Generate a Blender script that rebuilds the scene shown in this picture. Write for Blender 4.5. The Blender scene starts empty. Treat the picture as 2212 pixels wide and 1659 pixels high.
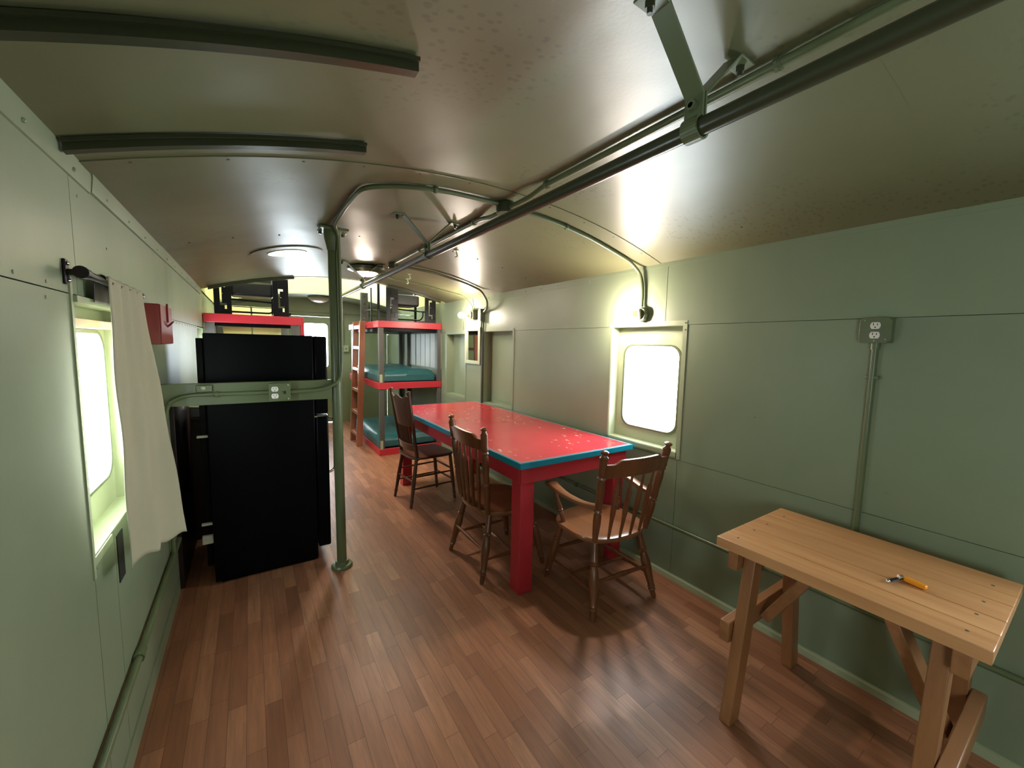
import bpy, bmesh, math, random
from mathutils import Vector, Matrix
random.seed(7)
C = bpy.context.scene
COL = C.collection
PI = math.pi

# ------------------------------------------------------------------ camera
F_PX = 862.9
R0 = (0.8368141, -0.5471023, 0.0205237)
R1 = (-0.0363377, -0.0929062, -0.9950116)
R2 = (0.5462799, 0.8318939, -0.0976257)
cam = bpy.data.objects.new('camera', bpy.data.cameras.new('camera'))
COL.objects.link(cam)
cam.matrix_world = Matrix(((R0[0], -R1[0], -R2[0], 0), (R0[1], -R1[1], -R2[1], 0),
                           (R0[2], -R1[2], -R2[2], 1.5), (0, 0, 0, 1)))
cam.data.sensor_width = 36
cam.data.lens = F_PX / 2212 * 36
cam.data.clip_start = 0.02
C.camera = cam

# ------------------------------------------------------------------ world, exposure
w = bpy.data.worlds.new('sky'); C.world = w; w.use_nodes = True
bg = w.node_tree.nodes['Background']
bg.inputs[0].default_value = (0.84, 0.92, 1.0, 1)
bg.inputs[1].default_value = 17.0
C.view_settings.view_transform = 'Standard'
C.view_settings.look = 'None'
C.view_settings.gamma = 1
C.view_settings.use_curve_mapping = False
C.view_settings.exposure = 0.56
C.cycles.max_bounces = 10
C.cycles.diffuse_bounces = 6
C.cycles.sample_clamp_indirect = 6

def portal(loc, rot, sx, sy):
    l = bpy.data.lights.new('daylight_portal', 'AREA'); l.shape = 'RECTANGLE'
    l.size = sx; l.size_y = sy; l.cycles.is_portal = True
    o = bpy.data.objects.new('daylight_portal', l); COL.objects.link(o)
    o.location = loc; o.rotation_euler = rot
    return o
# area lights emit along local -Z
portal((2.40, 1.80, 1.23), (0, PI/2, 0), 0.7, 0.52)
portal((-0.54, 1.86, 1.23), (0, -PI/2, 0), 0.7, 0.52)
portal((-0.54, 5.00, 1.23), (0, -PI/2, 0), 0.7, 0.52)
portal((1.0, 8.06, 1.41), (-PI/2, 0, 0), 0.42, 0.8)
portal((2.30, 6.10, 2.68), (0, PI/2, 0), 0.5, 1.6)
portal((-0.44, 6.10, 2.68), (0, -PI/2, 0), 0.5, 1.6)
portal((0.27, 3.60, 2.52), (0, 0, 0), 0.32, 0.32)
portal((2.40, -0.50, 1.23), (0, PI/2, 0), 0.7, 0.52)
portal((-0.54, -0.85, 1.23), (0, -PI/2, 0), 0.7, 0.52)

XL, XR = -0.4, 2.258
YB, YE = -1.36, 7.95          # rear and far end walls
YC0, YC1 = 5.15, 7.08         # cupola opening
XM = (XL+XR)/2
def cz(x):
    t = (x-XM)/((XR-XL)/2)
    return 2.0+.045*(x-XL)/(XR-XL)+.22*(1-t*t)

# ------------------------------------------------------------------ materials
def nodemat(name):
    m = bpy.data.materials.new(name); m.use_nodes = True
    nt = m.node_tree
    return m, nt, nt.nodes['Principled BSDF']
def mixc(nt, fac, a, b, blend='MIX'):
    n = nt.nodes.new('ShaderNodeMix'); n.data_type = 'RGBA'; n.blend_type = blend
    for sock, v in ((n.inputs[0], fac), (n.inputs[6], a), (n.inputs[7], b)):
        if isinstance(v, (int, float)): sock.default_value = v
        elif isinstance(v, tuple): sock.default_value = (*v, 1) if len(v) == 3 else v
        else: nt.links.new(v, sock)
    return n.outputs[2]
def coords(nt, scale=(1, 1, 1), rot=(0, 0, 0)):
    tc = nt.nodes.new('ShaderNodeTexCoord'); mp = nt.nodes.new('ShaderNodeMapping')
    mp.inputs['Scale'].default_value = scale; mp.inputs['Rotation'].default_value = rot
    nt.links.new(tc.outputs['Object'], mp.inputs[0])
    return mp.outputs[0]
def noise(nt, vec, scale, detail=3, rough=.5):
    n = nt.nodes.new('ShaderNodeTexNoise')
    n.inputs['Scale'].default_value = scale; n.inputs['Detail'].default_value = detail
    n.inputs['Roughness'].default_value = rough
    nt.links.new(vec, n.inputs['Vector'])
    return n.outputs[0]
def ramp(nt, val, stops):
    r = nt.nodes.new('ShaderNodeValToRGB')
    els = r.color_ramp.elements
    while len(els) < len(stops): els.new(.5)
    for e, (p, c) in zip(els, stops):
        e.position = p; e.color = (c, c, c, 1) if isinstance(c, (int, float)) else (*c, 1)
    nt.links.new(val, r.inputs[0])
    return r.outputs[0]
def bump(nt, b, h, strength, dist=.01):
    n = nt.nodes.new('ShaderNodeBump'); n.inputs['Strength'].default_value = strength
    n.inputs['Distance'].default_value = dist
    nt.links.new(h, n.inputs['Height']); nt.links.new(n.outputs[0], b.inputs['Normal'])
def plain(name, col, rough=.5, metal=0., spec=.5, coat=0., var=.06, nscale=9, bmp=0.):
    m, nt, b = nodemat(name)
    v = coords(nt)
    n = noise(nt, v, nscale)
    lo = tuple(c*(1-var) for c in col); hi = tuple(min(1, c*(1+var)) for c in col)
    nt.links.new(mixc(nt, n, lo, hi), b.inputs['Base Color'])
    b.inputs['Roughness'].default_value = rough; b.inputs['Metallic'].default_value = metal
    b.inputs['Specular IOR Level'].default_value = spec
    b.inputs['Coat Weight'].default_value = coat; b.inputs['Coat Roughness'].default_value = .12
    if bmp: bump(nt, b, noise(nt, v, nscale*6, 4), bmp, .003)
    return m
def paint(name, col, rough, wave=.25, col2=None, speck=0., spec=.5, dents=0.):
    m, nt, b = nodemat(name); b.inputs['Specular IOR Level'].default_value = spec
    v = coords(nt)
    big = noise(nt, v, 1.1, 4, .55)
    c2 = col2 or tuple(c*.86 for c in col)
    base = mixc(nt, ramp(nt, big, [(.35, 0.), (.7, 1.)]), col, c2)
    if speck:
        vo = nt.nodes.new('ShaderNodeTexVoronoi'); vo.inputs['Scale'].default_value = 1
        nt.links.new(coords(nt, (30, 44, 0)), vo.inputs['Vector'])
        msk = ramp(nt, vo.outputs['Distance'], [(.24, 1.), (.34, 0.)])
        area = ramp(nt, noise(nt, v, 1.7, 1), [(.55, 0.), (.66, speck)])
        mm = nt.nodes.new('ShaderNodeMath'); mm.operation = 'MULTIPLY'
        nt.links.new(msk, mm.inputs[0]); nt.links.new(area, mm.inputs[1])
        base = mixc(nt, mm.outputs[0], base, tuple(c*.62 for c in col))
    nt.links.new(base, b.inputs['Base Color'])
    r = ramp(nt, noise(nt, v, 3.5, 4), [(.2, rough*.93), (.8, rough*1.08)])
    nt.links.new(r, b.inputs['Roughness'])
    b1 = nt.nodes.new('ShaderNodeBump'); b1.inputs['Strength'].default_value = wave; b1.inputs['Distance'].default_value = .03
    nt.links.new(noise(nt, v, 2.6, 2, .4), b1.inputs['Height'])
    b2 = nt.nodes.new('ShaderNodeBump'); b2.inputs['Strength'].default_value = .10; b2.inputs['Distance'].default_value = .002
    nt.links.new(noise(nt, v, 90, 3), b2.inputs['Height']); nt.links.new(b1.outputs[0], b2.inputs['Normal'])
    last = b2.outputs[0]
    if dents:
        vd = nt.nodes.new('ShaderNodeTexVoronoi'); vd.inputs['Scale'].default_value = 2.3
        nt.links.new(coords(nt, (1, 1, 0)), vd.inputs['Vector'])
        b3 = nt.nodes.new('ShaderNodeBump'); b3.inputs['Strength'].default_value = dents; b3.inputs['Distance'].default_value = .006
        nt.links.new(ramp(nt, vd.outputs['Distance'], [(.0, 0.), (.035, .8), (.10, 1.)]), b3.inputs['Height']); nt.links.new(last, b3.inputs['Normal'])
        last = b3.outputs[0]
    nt.links.new(last, b.inputs['Normal'])
    return m
def wood(name, c1, c2, axis=0, rough=.4, coat=0., freq=28, spec=.5):
    m, nt, b = nodemat(name)
    s = [freq, freq, freq]; s[axis] = freq*.07
    v = coords(nt, tuple(s))
    n1 = noise(nt, v, 1., 5, .65)
    s2 = [5., 5., 5.]; s2[axis] = .9
    n2 = noise(nt, coords(nt, tuple(s2)), 1., 2)
    a = mixc(nt, ramp(nt, n1, [(.3, 0.), (.7, 1.)]), c1, c2)
    a = mixc(nt, ramp(nt, n2, [(.3, .0), (.75, .55)]), a, tuple(x*.62 for x in c2))
    nt.links.new(a, b.inputs['Base Color'])
    b.inputs['Roughness'].default_value = rough
    b.inputs['Specular IOR Level'].default_value = spec
    b.inputs['Coat Weight'].default_value = coat; b.inputs['Coat Roughness'].default_value = .18
    bump(nt, b, n1, .12, .002)
    return m
def emit(name, col, s):
    m, nt, b = nodemat(name)
    b.inputs['Base Color'].default_value = (*col, 1)
    b.inputs['Emission Color'].default_value = (*col, 1); b.inputs['Emission Strength'].default_value = s
    return m

M = {}
WALL = (.248, .303, .190)
M['wall'] = paint('wall_paint', WALL, .40, .22)
M['ceil'] = paint('ceiling_paint', (.148, .153, .076), .39, .22, (.135, .138, .07), speck=.75, spec=.85, dents=.5)
M['green'] = plain('green_gloss_paint', (.125, .155, .075), .32, bmp=.1)
M['dgreen'] = plain('dark_green_paint', (.040, .045, .022), .28, bmp=.15)
M['pale'] = paint('sunlit_tint_paint', (.80, .74, .36), .45, .2)  # yellow sunlit glow of cupola and partition put into the base colour
M['palewall'] = plain('pale_board_paint', (.42, .46, .40), .4)
M['screw'] = plain('dull_screw_head', (.10, .10, .07), .45, .3)
M['trim'] = plain('trim_paint', (.38, .43, .27), .38)
M['red'] = plain('red_paint', (.52, .030, .045), .35, bmp=.1)
M['redbox'] = plain('oxide_red_paint', (.23, .025, .022), .45, bmp=.2)
M['teal'] = plain('teal_paint', (.0, .23, .33), .35)
M['tealvinyl'] = plain('teal_vinyl', (.025, .12, .13), .33, bmp=.3, nscale=5)
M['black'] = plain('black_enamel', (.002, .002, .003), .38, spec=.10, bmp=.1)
M['blacksteel'] = plain('black_steel', (.007, .007, .010), .3, .15, spec=.3)
M['greysteel'] = plain('scuffed_grey_steel', (.09, .09, .085), .42, .5, var=.35, nscale=30)
M['vinylblack'] = plain('black_vinyl', (.012, .013, .018), .4, bmp=.2)
M['chrome'] = plain('bright_metal', (.7, .72, .75), .15, 1.)
M['white'] = plain('white_plastic', (.88, .85, .78), .35)
M['slot'] = plain('dark_slot', (.02, .02, .018), .6)
M['iron'] = plain('dark_iron_pipe', (.030, .022, .026), .32, .6, var=.3, nscale=20)
M['cloth'] = plain('pale_sage_fabric', (.44, .42, .295), .85, spec=.2, var=.03, bmp=.25, nscale=40)
M['clip'] = plain('pale_plastic_clip', (.5, .5, .42), .5)
M['darkwood'] = wood('dark_brown_wood', (.035, .014, .010), (.018, .008, .006), 2, .4)
M['chair'] = wood('chair_oak', (.26, .092, .034), (.14, .046, .017), 2, .30, .35, 30)
M['chairseat'] = wood('chair_seat_oak', (.36, .15, .06), (.22, .085, .034), 1, .28, .4, 26)
M['chair_old'] = wood('old_oak', (.17, .075, .035), (.09, .036, .018), 2, .36, .2, 30)
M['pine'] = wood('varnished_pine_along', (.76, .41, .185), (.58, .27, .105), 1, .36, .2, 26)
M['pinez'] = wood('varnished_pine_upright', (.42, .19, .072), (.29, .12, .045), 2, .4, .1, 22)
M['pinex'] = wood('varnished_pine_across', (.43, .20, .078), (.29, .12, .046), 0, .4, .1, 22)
M['ladder'] = wood('orange_brown_ladder_wood', (.42, .16, .085), (.31, .105, .055), 2, .38, .2, 20)
M['greypost'] = wood('grey_post_wood', (.13, .125, .105), (.075, .08, .07), 2, .5, 0, 22)
M['orange'] = plain('orange_plastic', (.85, .30, .01), .35)
M['bulb'] = emit('lit_bulb', (1., .83, .71), 330)
M['lens'] = emit('lit_lens', (1., .82, .68), 170)
M['lensoff'] = plain('frosted_lens', (.45, .33, .27), .35)
M['porcelain'] = plain('lamp_socket', (.42, .42, .26), .35)

# floor : laminate strips running along the room
m, nt, b = nodemat('laminate_strip_floor'); M['floor'] = m
tc = nt.nodes.new('ShaderNodeTexCoord'); sx = nt.nodes.new('ShaderNodeSeparateXYZ'); cx = nt.nodes.new('ShaderNodeCombineXYZ')
nt.links.new(tc.outputs['Object'], sx.inputs[0]); nt.links.new(sx.outputs[1], cx.inputs[0]); nt.links.new(sx.outputs[0], cx.inputs[1])
br = nt.nodes.new('ShaderNodeTexBrick'); nt.links.new(cx.outputs[0], br.inputs['Vector'])
br.offset = .37; br.offset_frequency = 2; br.squash = .8; br.squash_frequency = 3
br.inputs['Color1'].default_value = (0, 0, 0, 1); br.inputs['Color2'].default_value = (1, 1, 1, 1)
br.inputs['Mortar'].default_value = (.35, .35, .35, 1)
br.inputs['Scale'].default_value = 1; br.inputs['Mortar Size'].default_value = .0009
br.inputs['Brick Width'].default_value = .40; br.inputs['Row Height'].default_value = .063
br.inputs['Bias'].default_value = 0.0
base = nt.nodes.new('ShaderNodeValToRGB'); els = base.color_ramp.elements
els.new(.33); els.new(.66)
for e, (p, c) in zip(els, [(0, (.29, .118, .058)), (.4, (.37, .155, .078)), (.72, (.43, .188, .096)), (1, (.50, .235, .125))]):
    e.position = p; e.color = (*c, 1)
nt.links.new(br.outputs['Color'], base.inputs[0])
g = noise(nt, coords(nt, (46, 3.2, 1)), 1., 6, .7)
col = mixc(nt, ramp(nt, g, [(.38, 0.), (.70, .55)]), base.outputs[0], (.16, .072, .044))
seam = ramp(nt, br.outputs['Fac'], [(0., 0.), (1., .65)])
col = mixc(nt, seam, col, (.05, .022, .014))
nt.links.new(col, b.inputs['Base Color'])
nt.links.new(ramp(nt, g, [(.3, .34), (.7, .46)]), b.inputs['Roughness'])
b.inputs['Specular IOR Level'].default_value = .55
bump(nt, b, g, .06, .001)

# table top : red gloss with chips and small shapes showing through
m, nt, b = nodemat('worn_red_table_top'); M['tabletop'] = m
vo = nt.nodes.new('ShaderNodeTexVoronoi'); vo.inputs['Scale'].default_value = 1; vo.inputs['Randomness'].default_value = 1
vv = coords(nt, (22, 11, 1), (0, 0, .5)); nt.links.new(vv, vo.inputs['Vector'])
spots = ramp(nt, vo.outputs['Distance'], [(.20, 1.), (.28, 0.)])
area = ramp(nt, noise(nt, coords(nt, (1, 1, 1)), 3.2, 2), [(.50, 0.), (.55, 1.)])
edge = ramp(nt, noise(nt, coords(nt), 34, 3, .7), [(.48, 0.), (.52, 1.)])
mu = nt.nodes.new('ShaderNodeMath'); mu.operation = 'MULTIPLY'; nt.links.new(spots, mu.inputs[0]); nt.links.new(area, mu.inputs[1])
mu2 = nt.nodes.new('ShaderNodeMath'); mu2.operation = 'MULTIPLY'; nt.links.new(mu.outputs[0], mu2.inputs[0]); nt.links.new(edge, mu2.inputs[1])
chipc = mixc(nt, ramp(nt, noise(nt, coords(nt), 9, 1), [(.45, 0.), (.55, 1.)]), (.70, .52, .40), (.55, .36, .08))
redv = mixc(nt, noise(nt, coords(nt), 5, 3), (.50, .022, .040), (.62, .035, .055))
nt.links.new(mixc(nt, mu2.outputs[0], redv, chipc), b.inputs['Base Color'])
b.inputs['Roughness'].default_value = .22
b.inputs['Coat Weight'].default_value = .3; b.inputs['Coat Roughness'].default_value = .08

# window glass
m = bpy.data.materials.new('window_glass'); m.use_nodes = True; nt = m.node_tree; M['glass'] = m
for n in list(nt.nodes):
    if n.type != 'OUTPUT_MATERIAL': nt.nodes.remove(n)
out = nt.nodes['Material Output']
mx = nt.nodes.new('ShaderNodeMixShader'); tr = nt.nodes.new('ShaderNodeBsdfTransparent'); gl = nt.nodes.new('ShaderNodeBsdfGlossy')
fr = nt.nodes.new('ShaderNodeFresnel'); fr.inputs[0].default_value = 1.12; gl.inputs['Roughness'].default_value = .02
tr.inputs[0].default_value = (.96, .98, .97, 1)
fm = nt.nodes.new('ShaderNodeMath'); fm.operation = 'MULTIPLY'; fm.inputs[1].default_value = .2
nt.links.new(fr.outputs[0], fm.inputs[0]); nt.links.new(fm.outputs[0], mx.inputs[0]); nt.links.new(tr.outputs[0], mx.inputs[1]); nt.links.new(gl.outputs[0], mx.inputs[2])
nt.links.new(mx.outputs[0], out.inputs[0])
m, nt, b = nodemat('mirror_glass'); M['mirror'] = m
b.inputs['Metallic'].default_value = 1; b.inputs['Roughness'].default_value = .03; b.inputs['Base Color'].default_value = (.9, .9, .9, 1)

# ------------------------------------------------------------------ mesh builder
class MB:
    def __init__(s): s.bm = bmesh.new()
    def _new(s, fn):
        tmp = bmesh.new(); fn(tmp)
        me = bpy.data.meshes.new('t'); tmp.to_mesh(me); tmp.free(); s.bm.from_mesh(me); bpy.data.meshes.remove(me)
    def box(s, x0, x1, y0, y1, z0, z1, mat=None, smooth=False):
        vs = [s.bm.verts.new((x, y, z)) for x in (x0, x1) for y in (y0, y1) for z in (z0, z1)]
        if mat is not None:
            for v in vs: v.co = mat @ v.co
        for f in ((0, 1, 3, 2), (4, 6, 7, 5), (0, 4, 5, 1), (2, 3, 7, 6), (0, 2, 6, 4), (1, 5, 7, 3)):
            s.bm.faces.new([vs[i] for i in f])
        return s
    def bar(s, p0, p1, wx, wy, up=(0, 0, 1)):
        """rectangular bar from p0 to p1; wx along the side direction, wy along the other"""
        p0 = Vector(p0); p1 = Vector(p1); d = (p1-p0); L = d.length; d.normalize()
        u = Vector(up); a = d.cross(u)
        if a.length < 1e-4: a = d.cross(Vector((1, 0, 0)))
        a.normalize(); b_ = d.cross(a)
        m = Matrix((( a.x, b_.x, d.x, p0.x), (a.y, b_.y, d.y, p0.y), (a.z, b_.z, d.z, p0.z), (0, 0, 0, 1)))
        return s.box(-wx/2, wx/2, -wy/2, wy/2, 0, L, m)
    def tube(s, pts, r, n=12, cap=True):
        pts = [Vector(p) for p in pts]
        rs = r if isinstance(r, (list, tuple)) else [r]*len(pts)
        t0 = (pts[1]-pts[0]).normalized()
        a = t0.cross(Vector((0, 0, 1)))
        if a.length < .01: a = t0.cross(Vector((1, 0, 0)))
        a.normalize(); rings = []
        for i, p in enumerate(pts):
            if i == 0: t = t0
            elif i == len(pts)-1: t = (pts[i]-pts[i-1]).normalized()
            else: t = ((pts[i]-pts[i-1]).normalized()+(pts[i+1]-pts[i]).normalized()).normalized()
            a = (a-t*a.dot(t)).normalized(); b_ = t.cross(a)
            rings.append([s.bm.verts.new(p+(a*math.cos(2*PI*k/n)+b_*math.sin(2*PI*k/n))*rs[i]) for k in range(n)])
        for i in range(len(rings)-1):
            for k in range(n):
                f = s.bm.faces.new([rings[i][k], rings[i][(k+1) % n], rings[i+1][(k+1) % n], rings[i+1][k]]); f.smooth = True
        if cap:
            s.bm.faces.new(rings[0][::-1]); s.bm.faces.new(rings[-1])
        return s
    def turned(s, p0, p1, prof, n=14):
        """lathe shape: prof = [(t, r)] along p0->p1"""
        p0 = Vector(p0); p1 = Vector(p1)
        return s.tube([p0.lerp(p1, t) for t, _ in prof], [r for _, r in prof], n)
    def ball(s, c, r, sx=1, sy=1, sz=1, n=10):
        tmp = bmesh.new(); bmesh.ops.create_uvsphere(tmp, u_segments=n*2, v_segments=n, radius=r)
        for v in tmp.verts: v.co = Vector((v.co.x*sx+c[0], v.co.y*sy+c[1], v.co.z*sz+c[2]))
        for f in tmp.faces: f.smooth = True
        me = bpy.data.meshes.new('t'); tmp.to_mesh(me); tmp.free(); s.bm.from_mesh(me); bpy.data.meshes.remove(me)
        return s
    def prism(s, pts, vec, smooth=False):
        """polygon (3-D points) extruded by vec"""
        v = Vector(vec)
        a = [s.bm.verts.new(Vector(p)) for p in pts]; b_ = [s.bm.verts.new(Vector(p)+v) for p in pts]
        n = len(a)
        s.bm.faces.new(a[::-1]); s.bm.faces.new(b_)
        for i in range(n):
            f = s.bm.faces.new([a[i], a[(i+1) % n], b_[(i+1) % n], b_[i]]); f.smooth = smooth
        return s
    def ringplate(s, outer, inner, vec):
        v = Vector(vec); n = len(outer)
        O = [s.bm.verts.new(Vector(p)) for p in outer]; I = [s.bm.verts.new(Vector(p)) for p in inner]
        O2 = [s.bm.verts.new(Vector(p)+v) for p in outer]; I2 = [s.bm.verts.new(Vector(p)+v) for p in inner]
        for i in range(n):
            j = (i+1) % n
            s.bm.faces.new([O[i], O[j], I[j], I[i]]); s.bm.faces.new([O2[i], I2[i], I2[j], O2[j]])
            s.bm.faces.new([O[i], O2[i], O2[j], O[j]]); s.bm.faces.new([I[i], I[j], I2[j], I2[i]])
        return s
    def grid(s, fn, nu, nv, smooth=True):
        V = [[s.bm.verts.new(fn(i/nu, j/nv)) for j in range(nv+1)] for i in range(nu+1)]
        for i in range(nu):
            for j in range(nv):
                f = s.bm.faces.new([V[i][j], V[i+1][j], V[i+1][j+1], V[i][j+1]]); f.smooth = smooth
        return s
    def build(s, name, mat, parent=None, bevel=0, local=False, solid=0, sub=0, seg=2):
        bm = s.bm
        bmesh.ops.recalc_face_normals(bm, faces=bm.faces)
        if parent is not None and not local:
            root = parent; off = Vector((0, 0, 0))
            while root is not None: off += root.location; root = root.parent
            for v in bm.verts: v.co -= off
        me = bpy.data.meshes.new(name); bm.to_mesh(me); bm.free()
        me.set_sharp_from_angle(angle=.61)
        me.materials.append(M[mat] if isinstance(mat, str) else mat)
        o = bpy.data.objects.new(name, me); COL.objects.link(o); o.parent = parent
        if solid:
            md = o.modifiers.new('solid', 'SOLIDIFY'); md.thickness = solid; md.offset = 0
        if bevel:
            md = o.modifiers.new('bevel', 'BEVEL'); md.width = bevel; md.segments = seg; md.limit_method = 'ANGLE'; md.angle_limit = .7
        if sub:
            md = o.modifiers.new('sub', 'SUBSURF'); md.levels = sub; md.render_levels = sub
        return o

def tag(o, label, cat, group=None, kind=None):
    if label: o['label'] = label
    if cat: o['category'] = cat
    if group: o['group'] = group
    if kind: o['kind'] = kind
    return o
def thing(name, label, cat, loc=(0, 0, 0), rotz=0, group=None):
    o = bpy.data.objects.new(name, None); COL.objects.link(o)
    o.empty_display_size = .1
    o.location = loc; o.rotation_euler = (0, 0, rotz)
    return tag(o, label, cat, group)
def struct(o): o['kind'] = 'structure'; return o
def copy_tree(o, parent=None):
    c = o.copy(); COL.objects.link(c); c.parent = parent
    for ch in list(o.children): copy_tree(ch, c)
    return c
def arc(c, r, a0, a1, n, plane):
    out = []
    for i in range(n+1):
        a = a0+(a1-a0)*i/n
        out.append(plane(c, r*math.cos(a), r*math.sin(a)))
    return out
def smoothpath(pts, r=.05, n=5):
    """round the corners of a polyline"""
    pts = [Vector(p) for p in pts]; out = [pts[0]]
    for i in range(1, len(pts)-1):
        a, b_, c = pts[i-1], pts[i], pts[i+1]
        rr = min(r, (a-b_).length*.48, (c-b_).length*.48)
        p = b_+(a-b_).normalized()*rr; q = b_+(c-b_).normalized()*rr
        for k in range(n+1):
            t = k/n; out.append(p*(1-t)**2+b_*2*t*(1-t)+q*t*t)
    out.append(pts[-1]); return out

# ================================================================== SETTING
m = MB(); m.box(XL-.15, XR+.15, YB-.1, YE+.1, -.06, 0); struct(m.build('floor', 'floor'))

def ceiling_sheet(mb, y0, y1, off, th=.012, n=40, x0=XL-.02, x1=XR+.02):
    xs = [x0+(x1-x0)*i/n for i in range(n+1)]
    V = {}
    for i, x in enumerate(xs):
        for j, y in enumerate((y0, y1)):
            V[i, j, 0] = mb.bm.verts.new((x, y, cz(x)-off)); V[i, j, 1] = mb.bm.verts.new((x, y, cz(x)-off+th))
    for i in range(n):
        f = mb.bm.faces.new([V[i, 0, 0], V[i+1, 0, 0], V[i+1, 1, 0], V[i, 1, 0]]); f.smooth = True
        f = mb.bm.faces.new([V[i, 0, 1], V[i, 1, 1], V[i+1, 1, 1], V[i+1, 0, 1]]); f.smooth = True
        mb.bm.faces.new([V[i, 0, 0], V[i, 0, 1], V[i+1, 0, 1], V[i+1, 0, 0]])
        mb.bm.faces.new([V[i, 1, 0], V[i+1, 1, 0], V[i+1, 1, 1], V[i, 1, 1]])
m = MB()
SEAMS = [(YB, .4, .0015), (.4, 1.70, 0.), (1.70, 2.95, .004), (2.95, YC0, 0.), (YC1, YE, 0.)]
for a, b_, o in SEAMS: ceiling_sheet(m, a, b_, o)
ceil = m.build('ceiling', 'ceil')
# round opening of the roof vent
HX, HY, HR = .27, 3.60, .135
cut = bpy.data.meshes.new('cut'); bmc = bmesh.new()
bmesh.ops.create_cone(bmc, cap_ends=True, segments=48, radius1=HR, radius2=HR, depth=.5, matrix=Matrix.Translation((HX, HY, 2.2)))
bmc.to_mesh(cut); bmc.free(); co = bpy.data.objects.new('cut', cut); COL.objects.link(co)
md = ceil.modifiers.new('b', 'BOOLEAN'); md.object = co; md.operation = 'DIFFERENCE'; md.solver = 'EXACT'
bpy.context.view_layer.update()
dg = bpy.context.evaluated_depsgraph_get()
me2 = bpy.data.meshes.new_from_object(ceil.evaluated_get(dg))
ceil.modifiers.clear(); ceil.data = me2; me2.set_sharp_from_angle(angle=.4)
if not me2.materials: me2.materials.append(M['ceil'])
bpy.data.objects.remove(co); struct(ceil)

# ceiling screws in rows along the sheet seams
m = MB()
for ys in (.43, 1.73, 2.98):
    for k in range(11 if ys > 1 else 0):
        x = -.28+k*.235+random.uniform(-.02, .02); y = ys+random.uniform(-.006, .006)
        m.ball((x, y, cz(x)-.003), .0065, sz=.5, n=4)
for k in range(16):
    x = random.uniform(0, 2.1); y = random.uniform(.6, 4.8); m.ball((x, y, cz(x)-.001), .0055, sz=.5, n=4)
struct(m.build('trim_1', 'screw'))

def panel(mb, y0, y1, z0, z1, x, side, gap=.0016, th=.03):
    # side +1: the room lies on the -x side (right wall); panel front at x
    a, b_ = (x, x+th) if side > 0 else (x-th, x)
    mb.box(a, b_, y0+gap, y1-gap, z0+gap, z1-gap)
def screwrow(mb, x, pts, side, r=.0048):
    for y, z in pts: mb.ball((x-side*.0005, y, z), r, sx=.5, n=4)

# ---- right wall with three window recesses (window 1 open, two boarded), plus one added behind the camera for daylight
RW = [(-.82, -.20, .84, 1.645), (1.512, 2.093, .833, 1.645), (3.44, 4.045, .830, 1.645), (4.52, 5.08, .820, 1.625)]
m = MB()
SZ1, SZ2, TOP = .79, 1.645, 2.06
panel(m, YB, 1.50, 0, SZ1, XR, 1); panel(m, 1.50, 3.05, 0, SZ1, XR, 1); panel(m, 3.05, YE, 0, SZ1, XR, 1)
cuts = [YB]+[v for r in RW for v in r[:2]]+[YE]
for a, b_ in zip(cuts[::2], cuts[1::2]): panel(m, a, b_, SZ1, SZ2, XR, 1, gap=.0008)
for r in RW:
    m.box(XR, XR+.03, r[0], r[1], SZ1+.0016, r[2])
    if r[3] < SZ2: m.box(XR, XR+.03, r[0], r[1], r[3], SZ2-.0016)
for a, b_ in ((YB, -.4), (-.4, 1.644), (1.644, 4.6), (4.6, YE)): panel(m, a, b_, SZ2, TOP, XR-.002, 1)
# outer skin behind the panels with the openings left free
for a, b_ in zip(cuts[::2], cuts[1::2]): m.box(XR+.031, XR+.088, a, b_, 0, 2.3)
for r in RW:
    m.box(XR+.031, XR+.088, r[0], r[1], 0, r[2]-.002); m.box(XR+.031, XR+.088, r[0], r[1], r[3]+.002, 2.3)
screwrow(m, XR, [(.10+k*.19+random.uniform(-.05, .05), SZ2+.006) for k in range(7)], 1)
screwrow(m, XR, [(2.2+k*.17+random.uniform(-.04, .04), SZ2+.006) for k in range(8)], 1)
screwrow(m, XR, [(.4, 1.78), (1.66, 1.72), (2.4, 1.83), (1.3, .36), (1.06, 1.14), (.5, .9)], 1)
struct(m.build('wall_right', 'wall'))
# ---- left wall
LW = [(1.575, 2.15, .860, 1.605), (4.72, 5.28, .86, 1.605), (-1.12, -.58, .86, 1.605)]
m = MB()
panel(m, YB, -.58, 0, .86, XL, -1); panel(m, YB, -1.12, .86, 1.613, XL, -1); panel(m, -.58, .3, 0, 1.613, XL, -1); panel(m, .3, 1.575, 0, 1.613, XL, -1)
panel(m, 1.575, 1.78, 0, .86, XL, -1); panel(m, 1.78, 3.4, 0, .86, XL, -1); panel(m, 3.4, YE, 0, .86, XL, -1)
panel(m, 2.15, 4.72, .86, 1.613, XL, -1); panel(m, 5.28, YE, .86, 1.613, XL, -1)
panel(m, YB, 1.63, 1.613, 2.0, XL, -1); panel(m, 1.63, 3.35, 1.613, 2.0, XL, -1); panel(m, 3.35, YE, 1.613, 2.0, XL, -1)
for a, b_ in ((YB, -1.12), (-.58, 1.575), (2.15, 4.72), (5.28, YE)): m.box(XL-.078, XL-.031, a, b_, 0, 2.3)
for r in LW:
    m.box(XL-.078, XL-.031, r[0], r[1], 0, r[2]-.002); m.box(XL-.078, XL-.031, r[0], r[1], r[3]+.002, 2.3)
screwrow(m, XL, [(1.10+k*.16, 1.628) for k in range(4)]+[(2.75+k*.14, 1.60) for k in range(14)]+[(1.69, 1.90), (1.95, 1.80), (1.41, 1.59), (1.60, .82), (1.83, .70)], -1)
struct(m.build('wall_left', 'wall'))

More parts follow.
